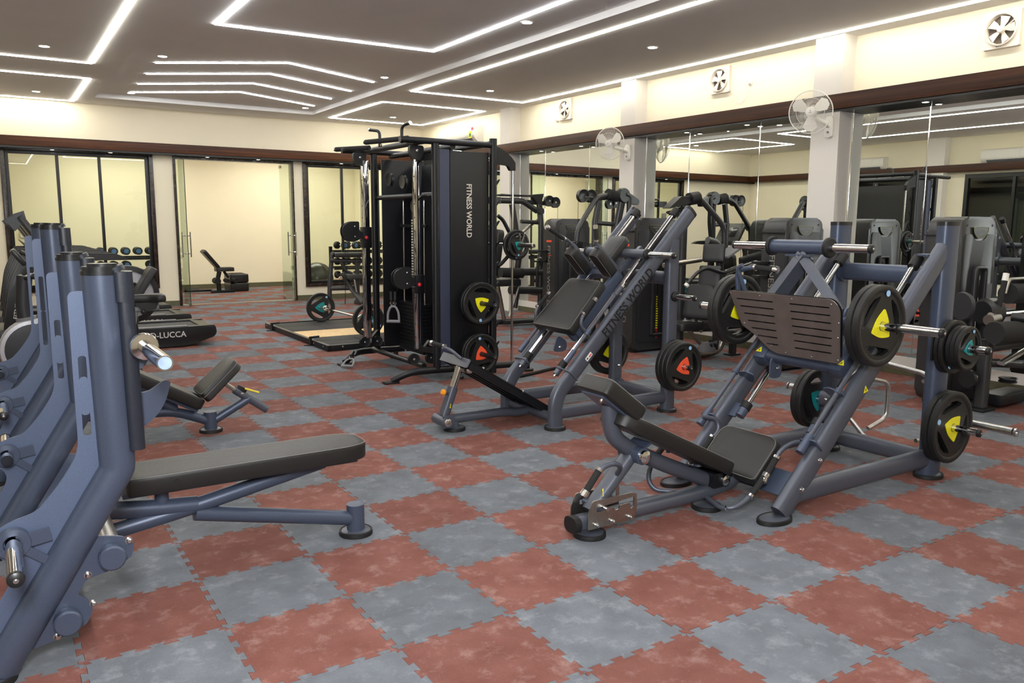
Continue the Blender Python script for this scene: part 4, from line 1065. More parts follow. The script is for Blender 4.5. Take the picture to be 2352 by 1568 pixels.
def incline_bench():
    yc = 6.215
    t, ys = bench_rack('incline_bench', 'bench press with sloping backrest and raised seat, behind the flat bench', yc, 1.56, (.5, yc, 0))
    y = 6.22
    a, c = Vector((.62, y, .585)), Vector((1.235, y, .232)); d = (c - a).normalized(); n = Vector((-d.z, 0, d.x))
    if n.z < 0: n = -n
    L_ = (c - a).length; o = (a + c) / 2
    poly = rpoly([(-L_ / 2, -.14), (L_ / 2, -.14), (L_ / 2, .14), (-L_ / 2, .14)], [.03, .05, .05, .03])
    b = B(); pad(b, poly, o, d, (0, 1, 0), .08); p = b.out('back_pad', VINYL, t); seam(p, poly, o, d, (0, 1, 0), .04, .008)
    b = B(); b.span(a - n * .06, c - n * .06, .10, .03, bev=.004); b.out('pad_board', STEEL_B, t)
    a, c = Vector((1.235, y, .285)), Vector((1.50, y, .525)); d = (c - a).normalized(); o = (a + c) / 2; L_ = (c - a).length
    poly = rpoly([(-L_ / 2, -.16), (L_ / 2, -.13), (L_ / 2, .13), (-L_ / 2, .16)], [.04, .06, .06, .04])
    b = B(); pad(b, poly, o, d, (0, 1, 0), .085); p = b.out('seat_pad', VINYL, t); seam(p, poly, o, d, (0, 1, 0), .0425, .008); seam(p, poly, o, d, (0, 1, 0), .01, -.002)
    b = B(); b.tube([(.20, y, .24), (.84, y, .195), (1.05, y, .19), (1.28, y, .09)], .036, fil=.12, seg=18); b.out('base_tube', STEEL_B, t)
    b = B(); b.tube([(.60, y, .50), (1.06, y, .20)], .034, seg=18); b.out('support_tube', STEEL_B, t)
    b = B(); b.tube([(1.302, y, .02), (1.302, y, .155)], .047, .047, seg=24); b.out('foot_post', STEEL_B, t); foot(t, 1.302, y, .085)
    b = B(); b.tube([(1.31, y, .075), (1.60, y, .225)], .032, seg=18); b.out('seat_tube', STEEL_B, t)
    b = B(); b.tube([(1.485, y, .305), (1.73, y, .118)], .030, .030, seg=18); b.out('seat_sleeve', STEEL, t)
    b = B(); b.tube([(1.385, y, .385), (1.50, y, .295)], .017, .022, sq=4, seg=12); b.out('seat_slide', BRUSH, t)
    b = B(); b.tube([(1.56, y - .03, .31), (1.66, y - .05, .272)], .007, .010, sq=3, seg=10); b.out('lever', mat('yellow_lever', '#e6cf28', .4), t)
    b = B(); b.box((1.545, y, .305), (.07, .05, .03), Matrix.Rotation(math.radians(35), 3, 'Y'), .004); bolt(b, (1.54, y - .03, .27), (0, -1, 0), .009, .012, 1); b.out('clamp', [BLKPL, BOLT], t)
    return t
incline_bench()
barbell('second chrome barbell on the rack behind, its end just above the nearest upright', .435, 6.215, 1.275)
# ---------------------------------------------------------------- black cable tower with smith rack
def cable_tower():
    t = thing('cable_tower', 'tall black multi-gym cable tower with lettered side panel, left of the hack squat', 'gym machine', (4.0, 7.85, 0))
    yv = Vector((0, 1, 0))
    for y, near in ((7.10, True), (8.60, False)):
        dx = 0 if near else .0
        b = B(); b.tube([(3.24, y + .10 if near else y - .15, .03), (3.40, y + .02 if near else y - .04, .115), (3.62, y, .115), (4.80, y, .085)], .036, fil=.12, seg=16); b.out('base_tube', BLACKST, t)
        b = B(); b.box((3.235, y + .11 if near else y - .16, .012), (.15, .10, .02), bev=.006); b.out('foot_pad', RUBBERPAD, t)
        b = B(); b.tube([(3.695, y, .10), (3.695, y, 2.345)], .036, .034, sq=3, seg=18); b.out('front_post', BLACKST, t)
        b = B(); b.tube([(4.355, y, .02), (4.355, y, 2.43)], .036, .036, sq=3, seg=18); b.out('rear_post', BLACKST, t)
        for x in (3.93, 4.80): foot(t, x, y, .065)
        b = B(); b.cyl((3.93, y, .02), (3.93, y, .10), .03); b.cyl((4.80, y, .02), (4.80, y, .07), .025); b.out('foot_stub', BLACKST, t)
        b = B(); b.tube([(3.32, y, 2.365), (4.36, y, 2.365)], .030, .032, sq=2.6, seg=16); b.out('top_tube', BLACKST, t)
        arc = rpoly([(.02, 2.36), (.02, 2.18), (.17, 2.17), (.20, 2.12), (.26, 2.12), (.26, 2.20), (.20, 2.27), (.10, 2.33)], [.01, .01, .02, .01, .01, .01, .06, .06], 4)
        b = B(); b.prism([(p[0] + 4.355, p[1]) for p in arc], (0, y, 0), (1, 0, 0), (0, 0, 1), .045); b.out('rod_arm', BLACKST, t)
        b = B(); b.cyl((4.595, y, .06), (4.595, y, 2.14), .0125, 14); b.out('smith_rod', CHROME, t)
        b = B(); b.cyl((4.595, y, .03), (4.595, y, .09), .022); b.out('rod_socket', RUBBERPAD, t)
        b = B()
        for k in range(9):
            z = .30 + k * .21
            b.prism([(.0, -.03), (.03, -.005), (.065, .045), (.05, .05), (.015, .02), (0, .02)], (4.386, y + .02, z), (1, 0, 0), (0, 0, 1), .014)
        b.out('rack_tooth', BLACKST, t)
        b = B(); b.box((4.395, y + .02, 1.18), (.012, .016, 1.96)); b.out('tooth_strip', BLACKST, t)
        b = B(); b.box((4.12, y + .04, .105), (.56, .03, .05)); b.out('base_rail', BLACKST, t)
    # side panels
    b = B(); b.box((4.09, 7.125, 1.225), (.45, .02, 2.13), bev=.004); b.out('side_panel', BLACKST, t)
    b = B(); b.box((3.805, 7.128, 1.225), (.115, .018, 2.15), bev=.004); b.out('navy_panel', NAVYPAN, t)
    b = B(); b.box((4.045, 8.575, 1.225), (.54, .02, 2.13), bev=.004); b.out('far_panel', BLACKST, t)
    b = B(); b.box((4.20, 7.85, 1.20), (.02, 1.40, 2.05), bev=.004); b.out('back_panel', mat('black_back_panel', '#141519', .5), t)
    b = B(); b.box((3.99, 7.45, 1.20), (.14, .018, 2.05), bev=.004); b.out('inner_panel', NAVYPAN, t)
    text_obj('lettering', 'FITNESS WORLD', (4.078, 7.1135, 1.705), (0, 0, -1), (1, 0, 0), .060, WHITEINK, t, .0015, .86, bold=.02)
    b = B(); b.cyl((3.74, 7.15, 2.285), (4.01, 7.15, 2.285), .012); b.out('white_bar', CHROME, t)
    # frame between the two sides
    b = B()
    for x, z in ((3.58, 2.365), (4.34, 2.38), (3.90, 2.33)): b.tube([(x, 7.12, z), (x, 8.58, z)], .030, .030, ref=(0, 0, 1), sq=2.6, seg=14)
    b.out('top_cross_tube', BLACKST, t)
    b = B(); b.tube([(3.72, 7.12, 1.86), (3.72, 8.58, 1.86)], .026, ref=(0, 0, 1), seg=14); b.out('mid_cross_tube', BLACKST, t)
    b = B(); b.tube([(3.60, 7.20, .145), (3.60, 8.50, .145)], .028, ref=(0, 0, 1), seg=14); b.out('low_cross_tube', BLACKST, t)
    for y, e in ((8.02, -.08), (7.48, .14)):
        b = B(); b.tube([(3.52, y, 2.37), (3.52, y, 2.535), (3.52 - (.05 if e < 0 else -.03), y + (.13 if e < 0 else -.12), 2.555)], .016, fil=.05, seg=12, ref=(1, 0, 0)); h = b.out('pullup_handle', BLKPL, t)
        b = B(); b.cyl((3.52, y, 2.375), (3.52, y, 2.40), .022); b.cyl((3.52 - (.05 if e < 0 else -.03), y + (.13 if e < 0 else -.12), 2.555), (3.52 - (.053 if e < 0 else -.032), y + (.143 if e < 0 else -.135), 2.557), .018); b.out('chrome_ring', CHROME, h)
    for a, c in (((3.30, 8.72, 2.385), (3.52, 8.30, 2.385)), ((3.32, 7.92, 2.40), (3.50, 7.30, 2.40))):
        b = B(); b.cyl(a, c, .026); h = b.out('pullup_grip', FOAM, t); d = (Vector(a) - Vector(c)).normalized()
        b = B(); b.cyl(Vector(a), Vector(a) + d * .02, .020); b.out('grip_cap', CHROME, h)
    # chrome columns, sliders and pulleys
    for x, y, zs, near in ((3.635, 7.38, .965, True), (3.50, 8.40, 1.42, False)):
        b = B(); b.box((x, y, 1.275), (.070, .076, 1.96), bev=.012); co = b.out('chrome_column', CHROME, t)
        b = B()
        for k in range(13): b.cyl((x - .0352, y, .42 + k * .135), (x - .0362, y, .42 + k * .135), .007, 10)
        b.out('adjuster_hole', BLACKINK, co)
        b = B()
        for zz in (.30, 2.22): b.span((x, y, zz), (x + .06, 7.10 if near else 8.60, zz), .05, .05, (0, 0, 1))
        b.prism([(-.03, -.04), (.05, .05), (.07, .05), (.0, -.04)], (x + .05, y - .02, .33), (1, 0, 0), (0, 0, 1), .05)
        b.out('column_bracket', BLACKST, t)
        b = B(); b.box((x, y, zs), (.10, .105, .19 if near else .23), bev=.008); sl = b.out('slider', BLACKST, t)
        b = B(); b.cyl((x - .03, y - .05, zs), (x - .03, y - .08, zs), .010); b.out('knob_shaft', BLACKST, sl)
        b = B(); b.sphere((x - .03, y - .088, zs), .020, 14); b.out('red_knob', REDPL, sl)
        px = x - .175; pz = zs + .07
        d_ = rpoly([(.085, .105), (-.02, .105), (-.10, .06), (-.115, -.01), (-.09, -.085), (-.02, -.12), (.05, -.11), (.14, -.06), (.14, -.02), (.085, 0)], [.02, .06, .06, .06, .06, .06, .03, .02, .02, .04], 4)
        for oy in (-.032, .032):
            b = B(); b.prism([(p[0] + px, p[1] + pz) for p in d_], (0, y + oy, 0), (1, 0, 0), (0, 0, 1), .008)
            for bz in (.05, -.06): bolt(b, (px + .035, y + oy - .004, pz + bz), (0, -1, 0), .008, .007, 1)
            b.out('pulley_cheek', [BLKPL, BOLT], sl)
        b = B(); b.lathe([(0, -.018), (.085, -.018), (.095, -.022), (.085, 0), (.095, .022), (.085, .018), (0, .018)], (px, y, pz), (0, 1, 0), 24); b.out('pulley_wheel', BLKPL, sl)
        b = B(); b.cyl((px + .10, y, pz - .03), (x - .04, y, pz - .03), .012); b.cyl((px + .10, y, pz - .10), (x - .04, y, pz - .10), .008); b.out('swivel_pin', CHROME, sl)
        # top and bottom pulleys
        b = B(); b.prism(rpoly([(-.075, .05), (.075, .05), (.075, -.02), (.05, -.085), (-.05, -.085), (-.075, -.02)], .03), (x - .06, y - .10 if near else y, 2.285), (1, 0, 0), (0, 0, 1), .05); bolt(b, (x - .06, y - (.126 if near else .026), 2.285), (0, -1, 0), .010, .008, 1)
        b.out('pulley_housing', [BLKPL, BOLT], t)
        b = B(); by = 7.25 if near else 8.40
        for q in (0, .195 if near else .15):
            b.lathe([(0, -.014), (.048, -.014), (.060, -.018), (.050, 0), (.060, .018), (.048, .014), (0, .014)], (x - .125 + q if near else x - .04 + q, by, .215 if near else .25), (0, 1, 0), 24)
            bolt(b, (x - .125 + q if near else x - .04 + q, by - .014, .215 if near else .25), (0, -1, 0), .010, .006, 1)
        b.out('floor_pulley', [BLKPL, BOLT], t)
        b = B(); b.cyl((x - .04, y + .03, 2.25), (x - .04, y + .03, .26), .0028, 6); b.cyl((px - .06, y, pz), (px - .085 if not near else px - .06, y, pz - (.13 if near else .80)), .0028, 6)
        if not near: b.cyl((px - .03, y, pz - .1), (px - .09, y, .70), .0028, 6)
        b.out('cable', BLACKINK, t)
    b = B(); b.lathe([(0, -.015), (.06, -.015), (.072, -.018), (.06, 0), (.072, .018), (.06, .015), (0, .015)], (3.80, 8.05, 2.02), (1, 0, 0), 24); b.lathe([(0, -.015), (.06, -.015), (.072, -.018), (.06, 0), (.072, .018), (.06, .015), (0, .015)], (3.80, 8.40, 2.06), (1, 0, 0), 24)
    b.lathe([(0, -.015), (.05, -.015), (.062, -.018), (.05, 0), (.062, .018), (.05, .015), (0, .015)], (3.78, 7.75, 1.76), (1, 0, 0), 24)
    b.out('upper_pulley', BLKPL, t)
    # weight stack
    for k in range(14): B().box((3.98, 8.17, .155 + k * .040), (.11, .62, .036), bev=.003).out('weight_block', BLACKST, t)
    b = B()
    for y in (8.44, 7.92): b.cyl((3.98, y, .10), (3.98, y, 1.84), .011)
    b.out('stack_rod', CHROME, t)
    b = B(); b.cyl((3.96, 8.17, .70), (3.96, 8.17, 1.72), .013); sr = b.out('selector_rod', BLKPL, t)
    b = B()
    for k in range(22): b.lathe([(.0135, -.008), (.0155, 0), (.0135, .008)], (3.96, 8.17, .98 + k * .030), (0, 0, 1), 10)
    b.out('selector_ring', WHITEPL, sr, kind='stuff')
    b = B(); b.box((3.97, 8.17, 1.55), (.03, .66, .035), bev=.004); b.out('stack_guide', BLACKST, t)
    # storage pegs
    for z in (.775, .255):
        peg(t, (4.145, 7.115, z), (4.145, 6.70, z), .0225, True, True, BLKPL)
    return t
CT = cable_tower()
for k, y in enumerate((7.030, 6.987)): plate(.215, .042, YELLOW, (4.145, y, .775), ('inner' if k == 0 else 'outer') + ' yellow-centred plate on the upper peg of the black cable tower', 'plates on the cable tower', spin=PI + .1)
for k, y in enumerate((7.030, 6.987)): plate(.205, .042, ORANGE, (4.145, y, .255), ('inner' if k == 0 else 'outer') + ' orange-centred plate on the lower peg of the black cable tower', 'plates on the cable tower', spin=-.15)
# smith bar with its plates
def smith_bar():
    t = CT
    x, z = 4.595, 1.36
    b = B(); b.cyl((x, 6.99, z), (x, 8.71, z), .015); t = b.out('smith_bar', CHROME, t); t['label'] = 'horizontal smith bar on vertical chrome rods'
    for s, e in ((-1, 6.70), (1, 9.0)):
        b = B(); b.lathe([(0, -.03), (.012, -.03), (.012, 0), (.020, 0), (.0245, -.004), (.025, -.30), (.036, -.30), (.036, -.33), (.016, -.335)], (x, e, z), (0, s, 0), 24); b.out('sleeve', BRUSH, t)
    for y in (7.10, 8.60):
        b = B(); b.tube([(x, y, z - .10), (x, y, z + .10)], .027, .025, seg=18); b.box((x - .02, y, z), (.09, .05, .06), bev=.008); cg = b.out('bar_carriage', BLACKST, t)
        b = B(); b.tube([(x - .02, y + .02, z + .12), (x - .10, y + .03, z + .26), (x - .16, y + .03, z + .30)], .020, fil=.06); b.tube([(x - .02, y + .02, z - .10), (x - .12, y + .03, z - .20), (x - .17, y + .03, z - .22)], .020, fil=.06); b.out('latch_arm', BLACKST, t)
    b = B(); b.tube([(x + .005, 6.955, z + .025), (x - .02, 6.945, z + .10), (x - .015, 6.94, z + .125), (x - .005, 6.945, z + .09), (x + .0, 6.95, z + .03)], .0025, seg=6, fil=.01); b.tube([(x + .02, 6.955, z + .025), (x + .045, 6.945, z + .11), (x + .05, 6.94, z + .13), (x + .055, 6.945, z + .10), (x + .03, 6.95, z + .03)], .0025, seg=6, fil=.01)
    b.out('spring_clip', CHROME, t)
    return t
smith_bar()
plate(.158, .03, TEAL, (4.595, 7.025, 1.36), 'larger teal-centred plate on the near end of the smith bar, inner of two', 'plates on the smith bar', spin=PI + .05)
plate(.128, .026, TEAL, (4.595, 6.985, 1.36), 'smaller teal-centred plate on the near end of the smith bar, outer of two', 'plates on the smith bar', spin=PI + .05)
plate(.158, .03, TEAL, (4.595, 8.685, 1.36), 'teal-centred plate on the far end of the smith bar', 'plates on the smith bar', spin=1.0)
# cable handles
def stirrup(label, c, lying=False):
    t = thing('stirrup_attachment', label, 'cable attachment', c, 'grey stirrup attachments')
    c = Vector(c); u = Vector((.80, -.60, 0)); v = Vector((0, 0, 1))
    if lying: u, v = Vector((.75, -.65, 0)).normalized(), Vector((.55, .65, .35)).normalized()
    f = lambda a, z: c + u * a + v * z
    b = B(); b.tube([f(-.058, -.065), f(-.055, .02), f(-.03, .075), f(0, .088), f(.03, .075), f(.055, .02), f(.058, -.065)], .012, .008, fil=.03, ref=u.cross(v)); b.out('stirrup_frame', GREYPL, t)
    b = B(); b.cyl(f(-.068, -.068), f(.068, -.068), .016); b.out('grip', GREYPL, t)
    b = B()
    for s in (-.018, .018): b.tube([f(s, .085), f(s - .012, .12), f(s, .15), f(s + .012, .12), f(s, .085)], .0035, seg=6)
    b.out('snap_hook', CHROME, t)
    b = B()
    for s in (-.02, .02): b.cyl(f(s, .15), f(s * 1.1, .235), .015)
    b.out('cable_stop', BLKPL, t)
    return t
stirrup('grey stirrup handle hanging from the near pulley of the black cable tower', (3.37, 7.42, .66))
stirrup('grey stirrup handle lying on the floor tiles below the far pulley', (3.22, 8.28, .052), True)
tag(B().tube([(4.50, 6.80, .018), (4.72, 6.86, .018), (4.95, 6.95, .018), (5.15, 7.00, .018)], .016, fil=.1).out('rope', mat('black_rope', '#161616', .8, 0, .3, 150, .6, 200)), 'black rope attachment lying on the floor behind the lower orange plate', 'rope')

# ---------------------------------------------------------------- lifting platform with loaded barbell
def platform():
    x0, x1, y0, y1 = 3.40, 5.75, 9.45, 12.15
    t = thing('lifting_platform', 'black framed lifting platform with pale wooden middle strip, under the barbell', 'platform', ((x0 + x1) / 2, (y0 + y1) / 2, 0))
    for a, c in (((x0, y0, 0), (x0 + .05, y1, .075)), ((x1 - .05, y0, 0), (x1, y1, .075)), ((x0 + .05, y0, 0), (x1 - .05, y0 + .05, .075)), ((x0 + .05, y1 - .05, 0), (x1 - .05, y1, .075))):
        B().box([(a[k] + c[k]) / 2 for k in range(3)], [c[k] - a[k] for k in range(3)], bev=.004).out('frame_rail', BLACKST, t)
    B().box(((x0 + x1) / 2, 10.70, .03), (x1 - x0 - .1, .70, .06), bev=.002).out('wood_panel', WOODPLY, t)
    for ya, yc in ((y0 + .05, 10.35), (11.05, y1 - .05)):
        ym = (ya + yc) / 2; nx = 4; w = (x1 - x0 - .1) / nx
        for k in range(nx):
            for p, q in ((ya, ym), (ym, yc)): B().box((x0 + .05 + (k + .5) * w, (p + q) / 2, .030), (w - .006, q - p - .006, .060), bev=.003).out('rubber_mat', mat('black_speckled_mat', '#2b2a2a', .8, 0, .35, 160) if k == 0 and p == ya and ya < 10 else bpy.data.materials['black_speckled_mat'], t)
    for y in (10.05, 11.75):
        b = B(); b.box((x0 - .012, y, .055), (.02, .07, .10)); b.cyl((x0 - .03, y - .02, .11), (x0 + .10, y - .02, .115), .014); b.box((x0 - .05, y, .006), (.09, .02, .010)); b.out('band_peg', BLACKST, t)
    b = B()
    for y in (9.60, 9.95, 12.05): bolt(b, (x0 - .001, y, .045), (-1, 0, 0), .009, .006)
    for x in (3.6, 3.9): bolt(b, (x, y0 - .001, .05), (0, -1, 0), .009, .006)
    b.out('bolt', BOLT, t)
platform()
barbell('loaded chrome barbell resting across the lifting platform', 4.22, 11.05, .285, L_=2.2)
plate(.225, .05, TEAL, (4.22, 10.105, .285), 'teal-centred plate on the near end of the platform barbell', 'plates on the platform barbell', spin=2.1)
plate(.225, .05, TEAL, (4.22, 11.98, .285), 'teal-centred plate on the far end of the platform barbell', 'plates on the platform barbell', spin=.52)

# ---------------------------------------------------------------- preacher curl bench by the right window
def curl_bench():
    t = thing('curl_bench', 'graphite arm curl bench with padded top, by the right window', 'gym bench', (5.85, 15.0, 0))
    b = B(); b.tube([(5.48, 15.05, .02), (5.50, 15.05, .45), (5.56, 15.05, .98), (5.60, 15.05, 1.0)], .045, .03, fil=.05); b.out('front_leg', GREYST, t)
    b = B(); b.tube([(6.03, 14.95, .06), (6.03, 14.95, .90)], .045, .03); b.out('rear_post', GREYST, t)
    b = B(); b.tube([(5.52, 15.03, .86), (6.20, 14.92, .84)], .04, .028); b.out('arm_rail', GREYST, t)
    b = B(); b.tube([(5.50, 15.05, .315), (5.90, 14.97, .315), (6.04, 14.95, .315)], .045, .03); b.out('low_tube', GREYST, t)
    b = B(); b.tube([(5.74, 15.0, .62), (5.90, 14.95, .30), (6.0, 14.6, .05)], .05, .03, fil=.08); b.out('seat_stem', GREYST, t)
    b = B(); b.box((6.02, 14.7, .04), (.12, .55, .08), bev=.01); b.out('base_foot', GREYST, t)
    b = B(); b.cyl((5.93, 14.9, .62), (5.97, 14.85, .12), .016); b.out('gas_strut', CHROME, t)
    b = B(); b.box((5.96, 14.85, .20), (.03, .035, .12)); b.out('strut_label', WHITELBL, t)
    u = Vector((.985, -.17, 0)); 
    b = B(); pad(b, rrect(.62, .30, .04), (5.90, 14.98, .965), u, (.17, .985, 0), .09); p = b.out('arm_pad', VINYL, t)
    b = B(); pad(b, rrect(.46, .32, .08), (5.98, 14.90, .545), u, (.17, .985, 0), .09); b.out('seat_pad', VINYL, t)
    b = B(); b.tube([(5.70, 15.0, .84), (5.80, 14.98, .66), (6.02, 14.93, .56)], .025, fil=.05); b.tube([(6.03, 14.95, .60), (6.10, 14.95, .84)], .02); b.out('brace', GREYST, t)
curl_bench()
# ---------------------------------------------------------------- treadmills in a row on the left
def treadmill():
    y0, y1 = 10.75, 11.62; ym = (y0 + y1) / 2
    t = thing('treadmill', 'nearest black treadmill of the row, white lettering on its side', 'treadmill', (1.3, ym, 0), 'row of black treadmills')
    side = rpoly([(-.05, .015), (1.95, .015), (2.10, .03), (2.36, .115), (2.385, .17), (2.37, .265), (1.90, .255), (.30, .245), (-.05, .255)], [.03, 0, .05, .03, .02, .03, 0, 0, .03], 4)
    for y in (y0 + .06, y1 - .06): B().prism(side, (0, y, 0), (1, 0, 0), (0, 0, 1), .12, bev=.008).out('side_frame', BLKPL, t)
    for y in (y0 + .07, y1 - .07): B().box((1.06, y, .262), (1.96, .10, .016), bev=.004).out('foot_rail', GREYPL, t)
    B().box((1.10, ym, .205), (2.20, y1 - y0 - .22, .07), bev=.01).out('running_belt', mat('treadmill_belt', '#3a3a3b', .75, 0, .15, 120) if 'treadmill_belt' not in bpy.data.materials else bpy.data.materials['treadmill_belt'], t)
    b = B(); b.prism(rpoly([(2.18, .10), (2.37, .14), (2.37, .25), (2.20, .262)], .02), (0, ym, 0), (1, 0, 0), (0, 0, 1), y1 - y0 - .24); b.out('rear_cover', BLKPL, t)
    b = B(); b.box((1.80, ym, .025), (.10, .5, .05)); b.out('rear_foot', RUBBERPAD, t)
    hood = rpoly([(-.10, .05), (.42, .06), (.46, .24), (.30, .34), (.02, .36), (-.10, .24)], [.03, .02, .04, .10, .10, .06], 4)
    b = B(); b.prism(hood, (0, ym, 0), (1, 0, 0), (0, 0, 1), y1 - y0 - .02, bev=.02); b.out('motor_hood', BLKPL, t)
    for y in (y0 + .05, y1 - .05): B().prism(rpoly([(.02, .20), (.26, .20), (.36, .95), (.50, 1.20), (.30, 1.20), (.14, .85)], [.02, .02, .1, .03, .03, .1], 4), (0, y, 0), (1, 0, 0), (0, 0, 1), .07, bev=.01).out('upright_mast', BLKPL, t)
    for y in (y0 + .06, y1 - .06): B().prism(rpoly([(.30, 1.12), (.60, 1.22), (1.25, 1.20), (1.40, 1.135), (.80, 1.10), (.45, 1.06)], [.05, .1, .05, .012, .05, .05], 4), (0, y, 0), (1, 0, 0), (0, 0, 1), .085, bev=.015).out('arm_rest', BLKPL, t)
    rot = Matrix.Rotation(math.radians(-32), 3, 'Y')
    b = B(); b.box((.44, ym, 1.40), (.08, y1 - y0 - .10, .56), rot, .03); cs = b.out('console', BLKPL, t)
    b = B(); b.box((.478, ym, 1.43), (.012, .44, .26), rot, .004); b.out('screen', mat('dark_screen', '#0b0d12', .15) if 'dark_screen' not in bpy.data.materials else bpy.data.materials['dark_screen'], cs)
    b = B(); b.prism(rpoly([(.16, 1.58), (.34, 1.70), (.36, 1.60), (.24, 1.46)], .01), (0, y0 + .08, 0), (1, 0, 0), (0, 0, 1), .03); b.prism(rpoly([(.16, 1.58), (.34, 1.70), (.36, 1.60), (.24, 1.46)], .01), (0, y1 - .08, 0), (1, 0, 0), (0, 0, 1), .03); b.out('console_wing', BLKPL, cs)
    b = B(); b.tube([(.36, y0 + .10, 1.30), (.50, y0 + .10, 1.12), (.50, y1 - .10, 1.12), (.36, y1 - .10, 1.30)], .007, fil=.05, seg=8); b.out('chrome_trim', CHROME, cs)
    b = B(); b.tube([(.45, y0 + .14, 1.14), (.62, y0 + .16, 1.16), (.62, y1 - .16, 1.16), (.45, y1 - .14, 1.14)], .018, fil=.06); b.out('cross_handle', BLKPL, t)
    text_obj('lettering', 'WORLD-LUCCA', (1.650, y0 - .0005, .165), (1, 0, 0), (0, 0, 1), .074, WHITELBL, t, .0015, .95, bold=.01)
    text_obj('lettering', 'FITNESS WORLD', (.22, y0 + .013, .72), (.16, 0, .98), (-.98, 0, .16), .05, WHITELBL, t, .0015)
    return t
tm = treadmill()
dup(tm, (0, 1.52, 0), 'second black treadmill from the camera, between two others')
dup(tm, (0, 3.04, 0), 'farthest black treadmill, in front of the left window')
# ---------------------------------------------------------------- upright bike
def bike():
    y = 8.60
    t = thing('exercise_bike', 'upright exercise bike with black saddle and grey disc housing, left of the treadmills', 'exercise bike', (.7, y, 0))
    b = B(); b.lathe([(0, -.075), (.16, -.08), (.25, -.07), (.27, -.04), (.27, .04), (.25, .07), (.16, .08), (0, .075)], (.27, y, .40), (0, 1, 0), 36); hs = b.out('disc_housing', DKPL, t)
    b = B(); b.lathe([(.24, -.076), (.272, -.072), (.285, -.03), (.285, .03), (.272, .072), (.24, .076)], (.27, y, .40), (0, 1, 0), 36, close=True); b.out('silver_rim', SILVPL, hs)
    b = B(); b.lathe([(0, -.095), (.045, -.095), (.06, -.078)], (.34, y, .36), (0, 1, 0), 20); b.out('crank_cover', SILVPL, hs)
    b = B(); b.cyl((.34, y - .11, .36), (.34, y - .08, .36), .018); b.cyl((.34, y - .10, .36), (.48, y - .11, .27), .012); b.box((.49, y - .16, .265), (.10, .09, .025), bev=.006); b.out('crank', BLKPL, hs)
    b = B(); b.tube([(.26, y, .52), (.20, y, .75), (.235, y, 1.08)], .065, .05, fil=.15, seg=18); b.out('front_mast', DKPL, t)
    b = B(); b.tube([(.24, y, .55), (.22, y, .70)], .085, .06, seg=18); b.out('mast_collar', GREYPL, t)
    b = B(); b.tube([(.47, y, .45), (.55, y, .30), (1.02, y, .28), (1.10, y, .45)], .05, .04, fil=.1); b.out('main_tube', DKPL, t)
    b = B(); b.tube([(1.06, y, .30), (1.14, y, .70)], .030, .036, sq=3); b.out('seat_post', GREYPL, t)
    b = B(); b.cyl((1.10, y - .03, .50), (1.10, y - .07, .50), .018); b.sphere((1.21, y - .05, .70), .026, 12); b.out('seat_knob', BLKPL, t)
    b = B(); b.tube([(1.10, y, .72), (1.36, y, .735)], .030, .030, sq=3); b.out('seat_slide', GREYPL, t)
    sad = rpoly([(-.16, -.035), (.02, -.06), (.10, -.125), (.17, -.115), (.17, .115), (.10, .125), (.02, .06), (-.16, .035)], [.03, .06, .05, .05, .05, .05, .06, .03], 4)
    b = B(); pad(b, sad, (1.25, y, .83), (1, 0, 0), (0, 1, 0), .075, rnd=.03); s = b.out('saddle', VINYL_S, t)
    b = B(); b.prism(rpoly([(-.12, 0), (.10, 0), (.08, -.07), (-.04, -.09)], .02), (1.25, y, .79), (1, 0, 0), (0, 0, 1), .10); b.out('saddle_shell', BLKPL, s)
    b = B()
    for s_ in (-1, 1): b.tube([(.24, y + s_ * .05, 1.06), (.30, y + s_ * .22, 1.08), (.42, y + s_ * .22, 1.04), (.36, y + s_ * .20, 1.22), (.22, y + s_ * .16, 1.30)], .018, fil=.06)
    b.out('handlebar', BLKPL, t)
    b = B(); b.box((.20, y, 1.25), (.05, .26, .17), Matrix.Rotation(math.radians(-35), 3, 'Y'), .02); b.out('console', BLKPL, t)
    b = B(); b.tube([(.20, y - .28, .04), (.20, y + .28, .04)], .035); b.tube([(1.16, y - .24, .04), (1.16, y + .24, .04)], .035); b.out('floor_bar', DKPL, t)
    b = B(); b.tube([(.20, y, .05), (.25, y, .20)], .05, .04); b.tube([(1.16, y, .05), (1.08, y, .28)], .04, .035); b.out('leg_tube', DKPL, t)
    return t
bike()
b_ = B(); b_.lathe([(0, 0), (.034, 0), (.036, .01), (.036, .13), (.030, .17), (.014, .21), (.014, .235), (0, .235)], (.50, 8.47, .46), (0.06, 0, 1), 20); bo = b_.out('water_bottle', mat('glossy_black_bottle', '#0a0a0c', .08)); tag(bo, 'glossy black water bottle with red band, in the holder of the exercise bike', 'bottle')
B().lathe([(.0165, .185), (.0175, .188), (.0175, .212), (.0165, .215)], (.50, 8.47, .46), (0.06, 0, 1), 20).out('red_band', REDPL, bo)
